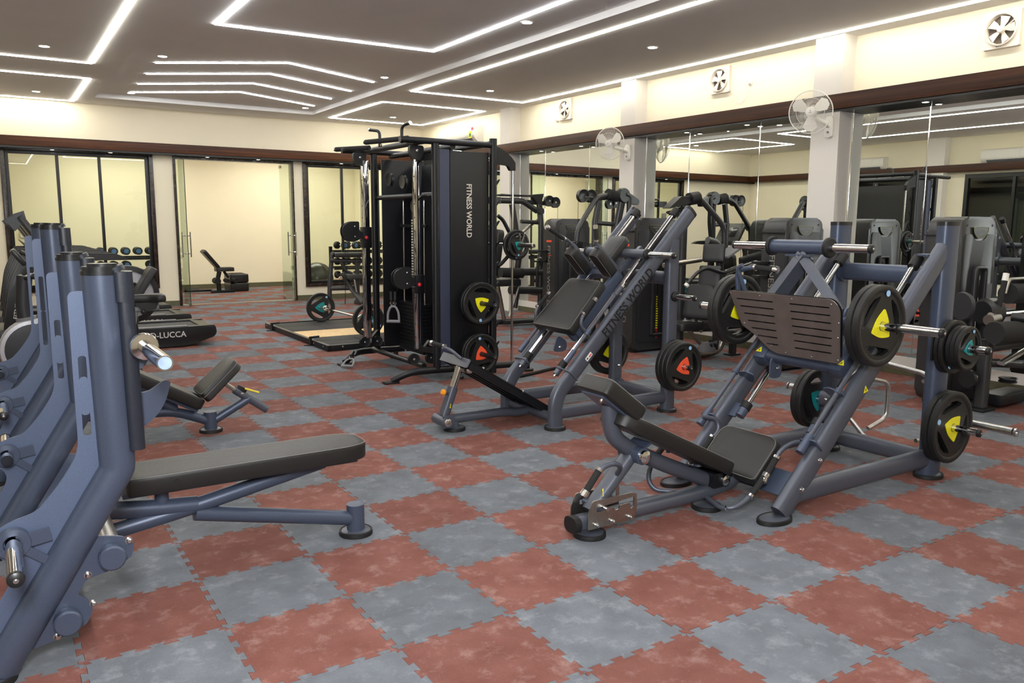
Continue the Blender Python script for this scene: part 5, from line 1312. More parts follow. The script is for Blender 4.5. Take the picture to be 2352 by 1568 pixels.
# ---------------------------------------------------------------- recumbent bike behind it
def recumbent():
    y = 9.75
    t = thing('recumbent_bike', 'recumbent bike with tall black backrest and white-ringed wheel, behind the saddle', 'exercise bike', (1.2, y, 0))
    b = B(); b.lathe([(.27, -.05), (.33, -.045), (.335, 0), (.33, .045), (.27, .05)], (1.28, y + .35, .75), (0, 1, 0), 36, close=True); b.out('wheel_rim', BLKPL, t)
    b = B(); b.lathe([(.16, -.035), (.275, -.03), (.275, .03), (.16, .035)], (1.28, y + .35, .75), (0, 1, 0), 36, close=True); b.out('white_ring', SILVPL, t)
    b = B(); b.lathe([(0, -.03), (.05, -.03), (.05, .03), (0, .03)], (1.28, y + .35, .75), (0, 1, 0), 20)
    for k in range(3): a = k * 2.094 + .5; b.span((1.28, y + .35, .75), (1.28 + .18 * math.cos(a), y + .35, .75 + .18 * math.sin(a)), .03, .06)
    b.out('wheel_hub', BLKPL, t)
    a, c = Vector((1.28, y, .70)), Vector((1.50, y, 1.07)); d = (c - a).normalized()
    b = B(); pad(b, rpoly([(-.26, -.14), (.22, -.17), (.22, .17), (-.26, .14)], .05), (a + c) / 2, d, (0, 1, 0), .07); b.out('backrest', VINYL_S, t)
    b = B(); pad(b, rrect(.38, .36, .06), (1.12, y, .52), (1, 0, -.05), (0, 1, 0), .08); b.out('seat', VINYL_S, t)
    b = B(); b.tube([(1.30, y, .72), (1.20, y, .42), (.60, y, .30), (.25, y, .34)], .05, .04, fil=.1); b.out('frame', DKPL, t)
    b = B(); b.tube([(1.32, y - .2, .03), (1.32, y + .5, .03)], .03); b.tube([(.35, y - .2, .03), (.35, y + .25, .03)], .03); b.out('floor_bar', BLKPL, t)
    b = B(); b.tube([(1.28, y, .45), (1.32, y, .03)], .035); b.tube([(.40, y, .33), (.35, y, .03)], .035); b.tube([(1.28, y + .05, .45), (1.28, y + .35, .70)], .03); b.out('leg_tube', DKPL, t)
    return t
recumbent()
# ---------------------------------------------------------------- pin-loaded machines along the mirrors
def tower(t, x0, x1, y, d=.30, z0=.03, ht=1.66):
    """rounded shroud of a weight stack; wide face towards -y"""
    w = x1 - x0; xm = (x0 + x1) / 2
    prof = rpoly([(-w / 2, z0), (w / 2, z0), (w / 2, ht), (-w / 2, ht)], [.10, .10, .13, .13], 6)
    b = B(); b.prism(prof, (xm, y + d / 2, 0), (1, 0, 0), (0, 0, 1), d, bev=.035); sh = b.out('shroud', GREYST, t)
    face = rpoly([(-w / 2 + .06, z0 + .09), (w / 2 - .06, z0 + .09), (w / 2 - .06, ht - .15), (.13, ht - .15), (.08, ht - .205), (-.08, ht - .205), (-.13, ht - .15), (-w / 2 + .06, ht - .15)], [.06, .06, .04, .02, .06, .06, .02, .04], 4)
    b = B(); b.prism(face, (xm, y - .002, 0), (1, 0, 0), (0, 0, 1), .012, bev=.003); b.out('face_panel', DKPL, sh)
    bd = rpoly([(-.125, ht - .09), (.125, ht - .09), (.115, ht - .135), (.06, ht - .185), (-.06, ht - .185), (-.115, ht - .135)], [.01, .01, .02, .05, .05, .02], 4)
    b = B(); b.prism(bd, (xm, y - .006, 0), (1, 0, 0), (0, 0, 1), .016); bg = b.out('badge', BLKPL, sh)
    b = B(); b.tube([(xm + p[0], y - .015, p[1]) for p in bd] + [(xm + bd[0][0], y - .015, bd[0][1])], .0026, seg=6, caps=False); b.out('badge_rim', mat('olive_gold_rim', '#8d8a4a', .4, .4) if 'olive_gold_rim' not in bpy.data.materials else bpy.data.materials['olive_gold_rim'], bg)
    text_obj('lettering', 'FITNESS WORLD', (xm, y - .0145, ht - .118), (1, 0, 0), (0, 0, 1), .017, GREYINK, bg, .001)
    text_obj('lettering', 'RIGHT', (xm, y - .0145, ht - .150), (1, 0, 0), (0, 0, 1), .017, GREYINK, bg, .001)
    b = B()
    for s in (-1, 1): b.cyl((xm + s * (w / 2 - .10), y + .002, ht - .075), (xm + s * (w / 2 - .10), y - .004, ht - .075), .010, 12)
    b.out('screw_cap', BLACKINK, sh)
    b = B(); b.tube([(xm - w * .10, y - .02, .22), (xm - w * .10, y - .02, 1.22), (xm + w * .18, y - .02, 1.22), (xm + w * .18, y - .02, .22), (xm - w * .10, y - .02, .22)], .018, .026, fil=.04, sq=3, caps=False); b.out('slot_frame', DKPL, sh)
    b = B(); b.box((xm + w * .04, y - .010, .72), (w * .24, .008, .96)); b.out('slot', BLACKINK, sh)
    b = B(); b.cyl((xm + w * .04, y - .020, .55), (xm + w * .04, y - .020, 1.16), .006, 8); b.out('selector_rod', CHROME, sh)
    b = B()
    for k in range(14): b.box((xm + w * .03, y - .018, .30 + k * .030), (.030, .004, .016))
    b.out('weight_number', [WARN], sh, kind='stuff')
    b = B()
    for k in range(5): b.box((xm + w * .03, y - .0185, .18 + k * .026), (.030, .004, .013))
    b.out('weight_number', [REDPL], sh, kind='stuff')
    b = B(); b.box((xm + w * .36, y - .012, .95), (w * .14, .008, .24)); b.out('instruction_label', GREYPL, sh)
    text_obj('lettering', 'FITNESS WORLD', (x0 - .0015, y + d * .52, .82), (0, 0, -1), (0, -1, 0), .075, GREYINK, sh, .0015, 1.15)
    b = B(); b.box((x0 - .001, y + d * .5, 1.33), (.004, d * .42, .028)); b.out('orange_label', ORANGE, sh)
    b = B(); b.box((x0 - .001, y + d * .5, 1.12), (.004, d * .42, .010)); b.out('orange_label', ORANGE, sh)
    b = B(); b.box((x0 + .06, y + d * .55, ht - .16), (w * .22 + .02, d + .02, .010)); b.out('shroud_joint', BLACKINK, sh)
    b = B(); b.box((x0 - .09, y + d * .75, 1.03), (.19, .10, .025)); b.box((x0 - .09, y + d * .75, 1.18), (.19, .10, .025)); b.box((x0 - .02, y + d * .75, 1.10), (.03, .10, .16)); b.out('shroud_bracket', BLKPL, sh)
    b = B(); b.box((xm, y + d / 2, .02), (w * .8, d * .7, .04), bev=.01); b.out('base_foot', BLKPL, sh)
    return sh
def pulldown():
    y = 10.45
    t = thing('pulldown_machine', 'graphite pulldown and rowing machine with overhead pulleys, behind the smith bar', 'gym machine', (7.1, y, 0))
    tower(t, 6.96, 7.60, 9.60)
    b = B(); b.tube([(6.82, y, .62), (6.90, y, 1.15), (6.78, y, 1.72), (6.75, y, 1.88)], .05, .04, fil=.08); b.tube([(6.86, y, .55), (6.82, y, .28)], .04); b.out('mast', GREYST, t)
    b = B(); b.tube([(7.30, y, .10), (7.30, y, 1.55), (7.26, y, 1.90)], .05, .04, fil=.05); b.out('rear_mast', GREYST, t)
    b = B(); b.tube([(6.30, y, 1.93), (6.95, y, 1.93), (7.22, y, 1.78)], .045, .04, fil=.06); b.tube([(7.05, y + .05, 1.92), (7.55, y + .05, 1.90)], .035); b.out('top_tube', GREYST, t)
    b = B(); b.box((6.42, y - .02, 1.93), (.18, .09, .10)); b.out('end_block', GREYST, t)
    for x, z in ((7.55, 1.92), (7.43, 1.94)):
        b = B(); b.lathe([(0, -.025), (.075, -.025), (.085, -.03), (.085, .03), (.075, .025), (0, .025)], (x, y - .02, z), (0, 1, 0), 24); bolt(b, (x, y - .045, z), (0, -1, 0), .012, .008, 1); b.out('pulley', [BLKPL, BOLT], t)
    b = B(); b.box((6.80, y, 2.01), (.62, .10, .03), bev=.01); b.prism([(-.10, .03), (.14, .05), (.10, -.09), (.02, -.10)], (7.18, y, 2.0), (1, 0, 0), (0, 0, 1), .08); b.out('pulley_cover', BLKPL, t)
    b = B(); b.cyl((6.55, y, 2.03), (7.55, y, 2.0), .003, 6); b.cyl((7.62, y, 1.90), (7.62, y, .3), .003, 6); b.out('cable', BLACKINK, t)
    b = B(); b.tube([(6.92, y, 1.62), (7.32, y, 1.60)], .032); b.out('cross_tube', GREYST, t)
    for z in (.85, .56):
        b = B(); b.tube([(6.72, y, z), (7.32, y, z - .02)], .062); b.out('roller_tube', GREYST, t)
    b = B(); b.tube([(7.25, y - .06, 1.78), (7.25, y - .06, 1.15), (7.22, y - .06, .95)], .035); b.lathe([(0, -.03), (.05, -.03), (.055, .03), (0, .03)], (7.23, y - .09, 1.78), (0, 1, 0), 20); b.out('swing_arm', GREYST, t)
    b = B(); b.tube([(7.22, y - .12, 1.05), (7.10, y - .22, 1.06), (7.05, y - .26, .90), (7.05, y - .26, .62)], .020, fil=.06); b.out('side_grip', BLKPL, t)
    b = B(); pad(b, rrect(.50, .40, .05), (6.50, y - .1, .70), (1, 0, 0), (0, 1, 0), .10); b.out('seat_pad', VINYL_S, t)
    b = B(); pad(b, rrect(.44, .70, .08), (6.42, y + .05, 1.15), (0, -1, 0), (.15, 0, 1), .10); b.out('back_pad', VINYL_S, t)
    b = B(); b.cyl((6.36, y - .3, .86), (6.75, y - .3, .84), .075); b.out('thigh_roller', FOAM, t)
    b = B(); b.tube([(6.50, y, .62), (6.62, y, .10)], .035); b.tube([(6.84, y - .08, .66), (6.66, y - .08, .16)], .022, .03); b.out('seat_stem', BRUSH, t)
    b = B(); b.tube([(6.35, y + .15, .06), (6.95, y + .08, .06), (7.55, y + .02, .06)], .045, .035, fil=.2); b.out('base_tube', GREYST, t)
    b = B(); b.tube([(6.62, y, .06), (7.30, y, .06)], .035); b.out('base_tube', GREYST, t)
    b = B(); b.tube([(6.70, y - .05, 1.30), (7.30, y + .08, 1.66)], .022); b.out('diagonal_rod', BRUSH, t)
    b = B(); b.box((6.35, y - .02, 1.70), (.07, .05, .16)); b.tube([(6.35, y - .02, 1.60), (6.36, y - .02, .62)], .018); b.box((6.35, y - .02, 1.54), (.11, .05, .05)); b.out('hanging_rod', BRUSH, t)
pulldown()
def arm_machine():
    y = 8.45
    t = thing('shoulder_machine', 'graphite machine with tall bent swing arms and black padded joints, behind the hack squat', 'gym machine', (7.0, y, 0))
    tower(t, 6.55, 7.28, 7.40)
    b = B(); b.tube([(6.44, y - .05, 1.34), (6.45, y - .05, 1.52), (6.80, y, 1.94), (6.98, y, 1.97), (7.16, y, 1.96)], .034, fil=.12, seg=16); b.out('swing_arm', GREYST, t)
    b = B(); b.tube([(7.26, y - .04, 1.985), (7.33, y - .04, 1.97), (7.33, y - .04, 1.62), (7.26, y - .04, 1.25)], .034, fil=.07, seg=16); b.out('swing_arm', GREYST, t)
    b = B(); b.lathe([(0, -.06), (.05, -.055), (.055, 0), (.05, .055), (0, .06)], (6.44, y - .06, 1.31), (0, 1, 0), 20); b.box((6.36, y - .05, 1.31), (.14, .08, .09), bev=.02); b.out('arm_joint', BLKPL, t)
    b = B(); b.tube([(6.98, y, 1.98), (7.14, y, 1.95)], .075, seg=18); b.out('joint_sleeve', FOAM, t)
    b = B(); b.lathe([(0, -.06), (.09, -.06), (.10, -.04), (.10, .04), (.09, .06), (0, .06)], (7.24, y, 1.97), (0, 1, 0), 24); b.prism(rpoly([(0, .08), (.28, -.06), (.26, -.13), (-.03, -.08)], .04), (7.24, y, 1.97), (1, 0, 0), (0, 0, 1), .09); b.out('pivot_cover', BLKPL, t)
    b = B(); b.tube([(6.62, y + .05, 1.93), (6.80, y + .05, 1.93), (6.98, y + .05, 1.93)], .03); b.out('top_tube', GREYST, t)
    for x in (6.60, 6.73):
        b = B(); b.lathe([(0, -.025), (.075, -.025), (.085, -.03), (.085, .03), (.075, .025), (0, .025)], (x, y + .05, 1.95), (0, 1, 0), 24); b.out('pulley', BLKPL, t)
    b = B(); b.cyl((6.60, y + .05, 2.03), (7.0, y + .05, 2.02), .003, 6); b.cyl((6.53, y + .05, 1.93), (6.53, y + .05, .6), .003, 6); b.cyl((6.5, y - .05, 1.35), (7.25, y + .05, 1.22), .003, 6); b.out('cable', BLACKINK, t)
    b = B(); b.tube([(7.16, y + .06, .06), (7.16, y + .06, 1.35), (7.24, y, 1.92)], .055, .045, fil=.1); b.out('mast', GREYST, t)
    b = B(); b.tube([(6.86, y + .08, 1.60), (7.18, y + .08, 1.58)], .03); b.tube([(6.84, y + .08, .06), (6.84, y + .08, 1.62), (6.90, y + .08, 1.90)], .045, .035); b.out('rear_frame', GREYST, t)
    b = B(); pad(b, rrect(.34, .50, .08), (7.02, y - .12, .92), (0, -1, 0), (.12, 0, 1), .09); b.out('back_pad', VINYL_S, t)
    b = B(); pad(b, rrect(.42, .40, .06), (6.80, y - .12, .52), (1, 0, 0), (0, 1, 0), .09); b.out('seat_pad', VINYL_S, t)
    b = B(); b.tube([(6.80, y - .12, .48), (6.90, y - .12, .08)], .04); b.tube([(6.45, y - .12, .06), (7.35, y - .12, .06)], .04); b.tube([(7.16, y - .35, .05), (7.16, y + .30, .05)], .04); b.out('base_frame', GREYST, t)
arm_machine()
def crunch_machine():
    y = 6.60
    t = thing('abdominal_machine', 'graphite abdominal machine with three black pads and chrome arms, behind the leg press', 'gym machine', (7.0, y, 0))
    tower(t, 7.06, 7.70, 5.60)
    v = Vector((.16, 0, 1)).normalized(); u = Vector((0, -1, 0)); u2 = Vector((.55, -.80, 0)).normalized(); v2 = Vector((.14, .08, 1)).normalized()
    b = B(); pad(b, rrect(.25, .21, .03), (7.05, y - .02, 1.255), u2, v2, .07); b.out('head_pad', VINYL_S, t)
    b = B(); pad(b, rrect(.25, .27, .03), (7.00, y - .02, .975), u2, v2, .08); b.out('upper_back_pad', VINYL_S, t)
    b = B(); pad(b, rpoly([(-.19, -.20), (.19, -.20), (.15, .20), (-.15, .20)], .07), (6.82, y - .05, .70), u2, v2, .09); b.out('lower_back_pad', VINYL_S, t)
    b = B(); pad(b, rrect(.40, .32, .07), (6.66, y + .02, .43), (1, 0, 0), (0, 1, 0), .09); b.out('seat_pad', VINYL_S, t)
    b = B(); b.tube([(7.02, y + .06, 1.40), (7.22, y + .06, 1.36), (7.26, y + .06, .95), (7.22, y + .06, .10)], .045, .04, fil=.14); b.out('back_mast', GREYST, t)
    b = B(); b.tube([(6.55, y - .12, .93), (6.66, y - .16, 1.06), (6.78, y - .18, 1.10), (6.98, y - .2, 1.04), (7.06, y - .2, 1.035)], .020, fil=.08); b.out('left_handle', BLKPL, t)
    b = B(); b.cyl((6.545, y - .118, .92), (6.525, y - .112, .895), .028); b.out('handle_end', WHITEPL, t)
    b = B(); b.cyl((7.05, y - .2, 1.035), (7.50, y - .25, 1.155), .034); b.out('chrome_sleeve', CHROME, t)
    b = B(); b.tube([(7.30, y - .2, 1.14), (7.62, y - .28, 1.22), (7.66, y - .25, 1.05)], .07, .03, fil=.1); b.out('arm_cover', BLKPL, t)
    b = B(); b.cyl((6.42, y + .15, 1.12), (6.92, y + .05, 1.18), .030); b.cyl((6.85, y - .15, .74), (7.20, y - .15, .72), .036); b.out('chrome_bar', BRUSH, t)
    b = B(); b.box((7.28, y - .05, 1.27), (.30, .20, .03), Matrix.Rotation(math.radians(-25), 3, 'Y'), .01); b.out('arm_plate', GREYPL, t)
    # overhead T frame
    b = B(); b.tube([(6.90, y + .35, 1.88), (7.14, y + .33, 1.90), (7.50, y + .25, 1.56), (7.52, y + .25, 1.15)], .034, fil=.10, seg=16); b.out('overhead_arm', GREYST, t)
    b = B(); b.tube([(6.96, y + .40, .06), (6.96, y + .40, 1.84)], .055, .045); b.out('front_mast', GREYST, t)
    b = B(); b.prism(rpoly([(-.30, 0), (.10, .08), (.10, .14), (-.10, .15)], .03), (6.92, y + .36, 1.76), (1, 0, 0), (0, 0, 1), .12); b.tube([(6.98, y + .34, 1.88), (7.12, y + .34, 1.90)], .075); b.out('overhead_pad', BLKPL, t)
    b = B(); b.tube([(6.72, y + .40, 1.72), (7.02, y + .40, 1.80)], .02, .05); b.out('overhead_plate', GREYST, t)
    b = B(); b.tube([(6.70, y, .38), (6.98, y - .03, .12)], .022, .03); b.tube([(6.82, y, .50), (6.92, y, .34)], .02); b.out('seat_stem', BRUSH, t)
    b = B(); b.tube([(6.80, y + .1, .42), (7.28, y + .02, .40)], .085); b.out('roller_tube', GREYST, t)
    b = B(); b.tube([(6.72, y + .1, .05), (7.20, y + .1, .05), (7.34, y + .1, .08), (7.42, y + .1, .26)], .042, fil=.12); b.out('base_tube', BRUSH, t)
    b = B(); b.tube([(7.55, y + .08, .02), (7.55, y + .08, .30)], .03, .05, sq=3); b.box((7.55, y + .08, .012), (.18, .12, .02), bev=.005); b.tube([(7.25, y + .08, .30), (7.58, y + .08, .29)], .03); b.out('rear_foot', GREYST, t)
    for x, r_ in ((7.10, .055), (7.02, .04)):
        b = B(); b.lathe([(0, -.02), (r_, -.02), (r_ * 1.1, -.025), (r_ * 1.1, .025), (r_, .02), (0, .02)], (x, y - .06, .20), (.6, -.8, 0), 20); b.out('floor_pulley', BLKPL, t)
    b = B(); b.box((6.98, y - .04, .16), (.22, .08, .12), bev=.02); b.out('pulley_block', GREYPL, t)
crunch_machine()
def roller_machine():
    y = 3.35
    t = thing('leg_curl_machine', 'graphite leg machine with thick black foam rollers, cut off at the right edge', 'gym machine', (7.2, y, 0))
    tower(t, 6.94, 7.55, 3.70)
    b = B(); b.cyl((6.68, y - .12, .735), (7.75, y - .22, .715), .088, 24); b.out('foam_roller', FOAM, t)
    b = B(); b.cyl((7.14, y + .02, 1.02), (7.75, y - .02, 1.0), .085, 24); b.out('foam_roller', FOAM, t)
    b = B(); b.tube([(7.10, y + .02, 1.02), (7.14, y + .02, 1.14), (7.6, y + .02, 1.14)], .014, fil=.03); b.out('roller_bar', BRUSH, t)
    b = B(); b.cyl((6.74, y - .05, .865), (7.75, y - .02, .86), .026); b.out('chrome_bar', CHROME, t)
    b = B(); b.lathe([(0, -.08), (.09, -.08), (.115, -.05), (.115, .05), (.09, .08), (0, .08)], (6.86, y + .02, .88), (1, -.2, 0), 28); b.lathe([(0, -.10), (.035, -.10), (.04, -.07), (.04, 0)], (6.99, y - .10, .84), (-.2, 1, 0), 18); b.out('cam_cover', BLKPL, t)
    b = B(); b.lathe([(0, -.02), (.11, -.02), (.12, 0), (.11, .02), (0, .02)], (6.64, y + .12, .93), (1, -.3, 0), 28); b.out('cam_disc', DKPL, t)
    b = B(); b.cyl((6.70, y - .06, .83), (6.83, y - .06, .84), .045); b.cyl((6.72, y - .10, .82), (6.72, y - .10, .72), .035); b.out('clamp', BRUSH, t)
    b = B(); b.cyl((6.84, y - .06, .92), (6.90, y - .06, 1.14), .022); hd = b.out('lever', FOAM, t)
    b = B(); b.cyl((6.90, y - .06, 1.14), (6.915, y - .06, 1.20), .024); b.out('lever_end', WHITEPL, hd)
    b = B(); b.tube([(7.10, y + .14, .03), (7.10, y + .14, .62)], .045, .055, sq=3); b.out('front_post', GREYST, t)
    b = B(); b.box((7.10, y + .14, .014), (.20, .16, .024), bev=.006); b.out('foot_pad', RUBBERPAD, t)
    b = B(); b.tube([(7.08, y + .10, .56), (7.75, y - .05, .60)], .045); b.out('seat_tube', GREYST, t)
    b = B(); b.tube([(7.05, y - .02, .44), (7.75, y - .10, .66)], .018, .035, sq=3); b.out('slide_rail', CHROME, t)
    b = B(); b.tube([(7.12, y + .12, .42), (7.75, y + .02, .36)], .038); b.out('low_tube', GREYST, t)
    b = B(); b.tube([(7.36, y - .10, .535), (7.48, y - .12, .56)], .012, .02); b.out('yellow_lever', bpy.data.materials['yellow_lever'], t)
    b = B(); b.lathe([(0, -.02), (.07, -.02), (.075, -.01), (.06, 0), (.075, .01), (.07, .02), (0, .02)], (7.28, y + .02, .27), (0, 0, 1), 24); b.out('flat_pulley', BLKPL, t)
    b = B(); b.lathe([(0, -.02), (.08, -.02), (.085, 0), (.08, .02), (0, .02)], (6.98, y + .20, .28), (1, -.2, 0), 24); b.out('upright_pulley', BLKPL, t)
    b = B(); b.tube([(7.3, y + .1, .05), (7.75, y + .1, .05)], .04); b.box((7.5, y + .14, .08), (.5, .2, .1), bev=.02); b.out('base_frame', BLKPL, t)
    b = B(); pad(b, rrect(.40, .40, .06), (7.70, y + .0, .66), (1, 0, 0), (0, 1, 0), .08); b.out('seat_pad', VINYL_S, t)
roller_machine()

# ---------------------------------------------------------------- fans, air conditioners, sockets
def wall_fan(label, c, base, yaw):
    t = thing('wall_fan', label, 'fan', base)
    c = Vector(c); n = Vector((-math.cos(yaw), -math.sin(yaw), -.08)).normalized(); s = Vector((0, 0, 1)).cross(n).normalized(); w = n.cross(s)
    R_ = .225; f = lambda r, a, h: c + s * (r * math.cos(a)) + w * (r * math.sin(a)) + n * h
    wires = 72
    b = B()
    for k in range(wires):
        a = 2 * PI * k / wires
        b.tube([f(.05, a, .060), f(.14, a + .10, .058), f(R_ * .93, a + .2, .035), f(R_, a + .22, .0)], .0011, seg=4, caps=False)
        b.tube([f(.06, a, -.055), f(.15, a + .06, -.055), f(R_ * .95, a + .12, -.03), f(R_, a + .14, 0)], .0011, seg=4, caps=False)
    b.out('guard_wire', WHITEPL, t, kind='stuff')
    b = B(); b.tube([f(R_, 2 * PI * k / 48, 0) for k in range(49)], .006, seg=8, caps=False, ref=n); b.tube([f(.145, 2 * PI * k / 36, .058) for k in range(37)], .0022, seg=5, caps=False, ref=n); b.out('guard_ring', WHITEPL, t, split=False)
    b = B(); b.lathe([(0, .072), (.035, .070), (.048, .060), (.048, .048)], c, n, 24); hc = b.out('hub_cap', WHITEPL, t)
    b = B(); b.prism([(-.012, -.002), (.014, .002), (.014, .006), (-.012, .002)], c + n * .0725 - w * .008, s, w, .001); b.prism([(-.004, .006), (.005, .008), (.005, .014), (-.003, .014)], c + n * .0725, s, w, .001); b.out('badge', BLACKINK, hc)
    for k in range(3):
        a = 2 * PI * k / 3 + .55; b = B()
        pts = []
        for (r, da, h) in ((.03, -.35, .01), (.10, -.52, .018), (.17, -.46, .02), (.205, -.20, .014), (.208, .10, .0), (.18, .40, -.014), (.10, .45, -.012), (.03, .5, -.008)): pts.append(f(r, a + da, h + .015))
        m_ = len(pts); P_ = [p + n * .0015 for p in pts] + [p - n * .0015 for p in pts]
        b.add(P_, [tuple(range(m_)), tuple(reversed(range(m_, 2 * m_)))] + [(i, m_ + i, m_ + (i + 1) % m_, (i + 1) % m_) for i in range(m_)])
        b.out('fan_blade', WHITEPL, t)
    b = B(); b.lathe([(0, -.13), (.04, -.13), (.058, -.11), (.06, -.03), (.035, .0), (0, .0)], c, n, 24); b.out('motor', WHITEPL, t)
    bs = Vector(base); nb = Vector((-1, 0, 0))
    b = B(); b.tube([c - n * .09, c - n * .10 - Vector((0, 0, .05)), bs + nb * .06 + Vector((0, 0, .02)), bs + nb * .01], .026, .03, fil=.04); b.out('fan_arm', WHITEPL, t)
    b = B(); b.prism(rpoly([(-.05, -.12), (.05, -.12), (.05, .11), (-.05, .11)], .05), bs + nb * .02, (0, 1, 0), (0, 0, 1), .04, bev=.01); bp = b.out('wall_bracket', WHITEPL, t)
    b = B(); b.lathe([(0, .010), (.010, .010), (.012, 0)], bs + nb * .04 + Vector((0, 0, -.06)), nb, 14); b.out('switch_knob', GREYPL, bp)
    return t
wall_fan('white three-blade wall fan on the pier right of centre, the nearer one', (7.60, 5.78, 2.80), (7.90, 5.74, 2.66), .55)
wall_fan('white three-blade wall fan on the farther pier, seen left of the near fan', (7.60, 9.17, 2.735), (7.90, 9.10, 2.62), .42)
def exhaust(label, y, z, sz, spin):
    t = thing('exhaust_fan', label, 'fan', (XR, y, z))
    x = XR; h = sz / 2; r = sz * .40
    b = B(); tri_fill(b, [rrect(sz, sz, .02), list(reversed(disc_poly(r, 36)))], (x - .022, y, z), (0, -1, 0), (0, 0, 1), .044); b.out('square_frame', CREAMPL, t)
    b = B(); b.lathe([(r * 1.14, .0), (r * 1.10, .022), (r * 1.02, .026), (r * .98, .012), (r * .96, -.035), (r * 1.0, -.036)], (x - .044, y, z), (-1, 0, 0), 36); b.out('ring', CREAMPL, t)
    b = B(); b.lathe([(0, .0), (r * .99, .0), (r * .99, -.003), (0, -.003)], (x - .006, y, z), (-1, 0, 0), 36); b.out('dark_opening', mat('shutter_grey', '#6a6058', .6) if 'shutter_grey' not in bpy.data.materials else bpy.data.materials['shutter_grey'], t)
    b = B()
    for k in range(3): a = k * 2.094 + .4; b.span((x - .018, y, z), (x - .018, y + r * .97 * math.cos(a), z + r * .97 * math.sin(a)), .012, .012, (1, 0, 0))
    b.out('strut', BRUSH, t)
    for k in range(5):
        a = 2 * PI * k / 5 + spin; b = B(); pts = []
        for (q, da, hh) in ((.18, -.50, -.006), (.60, -.52, -.010), (.93, -.44, -.012), (.93, .20, .010), (.60, .22, .008), (.18, .50, .006)):
            pts.append(Vector((x - .040 - hh, y - r * q * math.cos(a + da), z + r * q * math.sin(a + da))))
        m_ = len(pts); P_ = [p + Vector((-.0015, 0, 0)) for p in pts] + [p + Vector((.0015, 0, 0)) for p in pts]
        b.add(P_, [tuple(range(m_)), tuple(reversed(range(m_, 2 * m_)))] + [(i, m_ + i, m_ + (i + 1) % m_, (i + 1) % m_) for i in range(m_)]); b.out('fan_blade', CREAMPL, t)
    b = B(); b.lathe([(0, .030), (r * .20, .028), (r * .26, .015), (r * .26, -.01), (0, -.01)], (x - .044, y, z), (-1, 0, 0), 24); b.out('hub', CREAMPL, t)
    b = B(); b.box((x - .0452, y + .01, z - h * .90), (.002, .05, .006)); b.out('maker_mark', BLACKINK, t)
    return t
exhaust('cream square exhaust fan at the upper right corner of the photograph', 4.09, 3.40, .335, .2)
exhaust('cream square exhaust fan on the wall between the two white piers, beside a socket', 7.57, 3.435, .33, .5)
exhaust('cream square exhaust fan farthest away, between the far piers', 10.92, 3.445, .33, .9)
def socket(label, y, z, pts):
    t = thing('ceiling_rose', label, 'socket', (XR, y, z))
    b = B(); b.lathe([(0, .045), (.016, .045), (.020, .02), (.034, .012), (.036, 0), (0, 0)], (XR, y, z), (-1, 0, 0), 20); b.out('socket_body', WHITEPL, t)
    b = B(); b.tube(pts, .003, seg=6, fil=.05); b.out('cord', WHITEPL, t)
socket('small white round socket with thin cord, right of the middle exhaust fan', 7.085, 3.335, [(XR - .01, 7.09, 3.30), (XR - .01, 7.16, 3.13), (XR - .01, 7.26, 3.10), (XR - .01, 7.36, 3.22), (XR - .01, 7.40, 3.30)])
socket('small white round socket at the lower left of the farthest exhaust fan', 11.17, 3.30, [(XR - .01, 11.14, 3.29), (XR - .01, 11.08, 3.28)])
def aircon(label, x, y0, y1, z0, z1, sgn):
    t = thing('air_conditioner', label, 'air conditioner', (x, (y0 + y1) / 2, z0))
    d = .21; ym = (y0 + y1) / 2; L_ = y1 - y0
    prof = rpoly([(0, z0 + .02), (-d * .55, z0), (-d, z0 + .09), (-d, z1 - .05), (-d * .8, z1), (0, z1)], [.01, .04, .06, .05, .03, .01], 5)
    b = B(); b.prism([(p[0] * sgn, p[1]) for p in prof], (x, ym, 0), (1, 0, 0), (0, 0, 1), L_, bev=.012); bd = b.out('casing', WHITEPL, t)
    b = B(); b.box((x - sgn * d * .80, ym - .02, z0 + .046), (.10, L_ * .80, .012), Matrix.Rotation(math.radians(40 * sgn), 3, 'Y')); b.out('louvre', GREYPL, bd)
    b = B(); b.box((x - sgn * (d + .001), ym + L_ * .12, (z0 + z1) / 2 + .03), (.004, L_ * .70, (z1 - z0) * .55), bev=.001); b.out('front_panel', WHITEPL, bd)
    return t, bd
t_, bd_ = aircon('white split air conditioner high on the right wall near the far corner', XR, 13.60, 15.0, 3.14, 3.45, 1)
b = B(); b.box((XR - .2105, 13.74, 3.28), (.003, .11, .13)); b.out('energy_label', WARN, bd_)
b = B(); b.lathe([(0, .004), (.036, .004), (.036, 0)], (XR - .2105, 13.74, 3.275), (-1, 0, 0), 18); b.out('energy_badge', mat('green_badge', '#2f7a4a', .5), bd_)
b = B(); b.box((XR - .2105, 13.66, 3.385), (.003, .08, .055)); b.out('star_label', REDPL, bd_)
aircon('white split air conditioner on the left wall, seen only in the right-hand mirror', XL, 8.4, 9.5, 2.98, 3.30, -1)
aircon('white split air conditioner on the left wall near its pier, seen only in the mirror', XL, 12.0, 13.1, 2.98, 3.30, -1)
b = B(); b.box((0.60, YB + .0, 1.30), (.13, .02, .13), bev=.004); o_ = b.out('switch_plate', WHITEPL); o_.location = (0, 3.93, 0); tag(o_, 'white double switch plate on the far wall, seen through the left window', 'switch')
b = B()
for k in range(4): b.box((0.575 + .05 * (k % 2), YB - .012, 1.27 + .055 * (k // 2)), (.03, .012, .03))
b.out('switch_button', CREAMPL, o_)

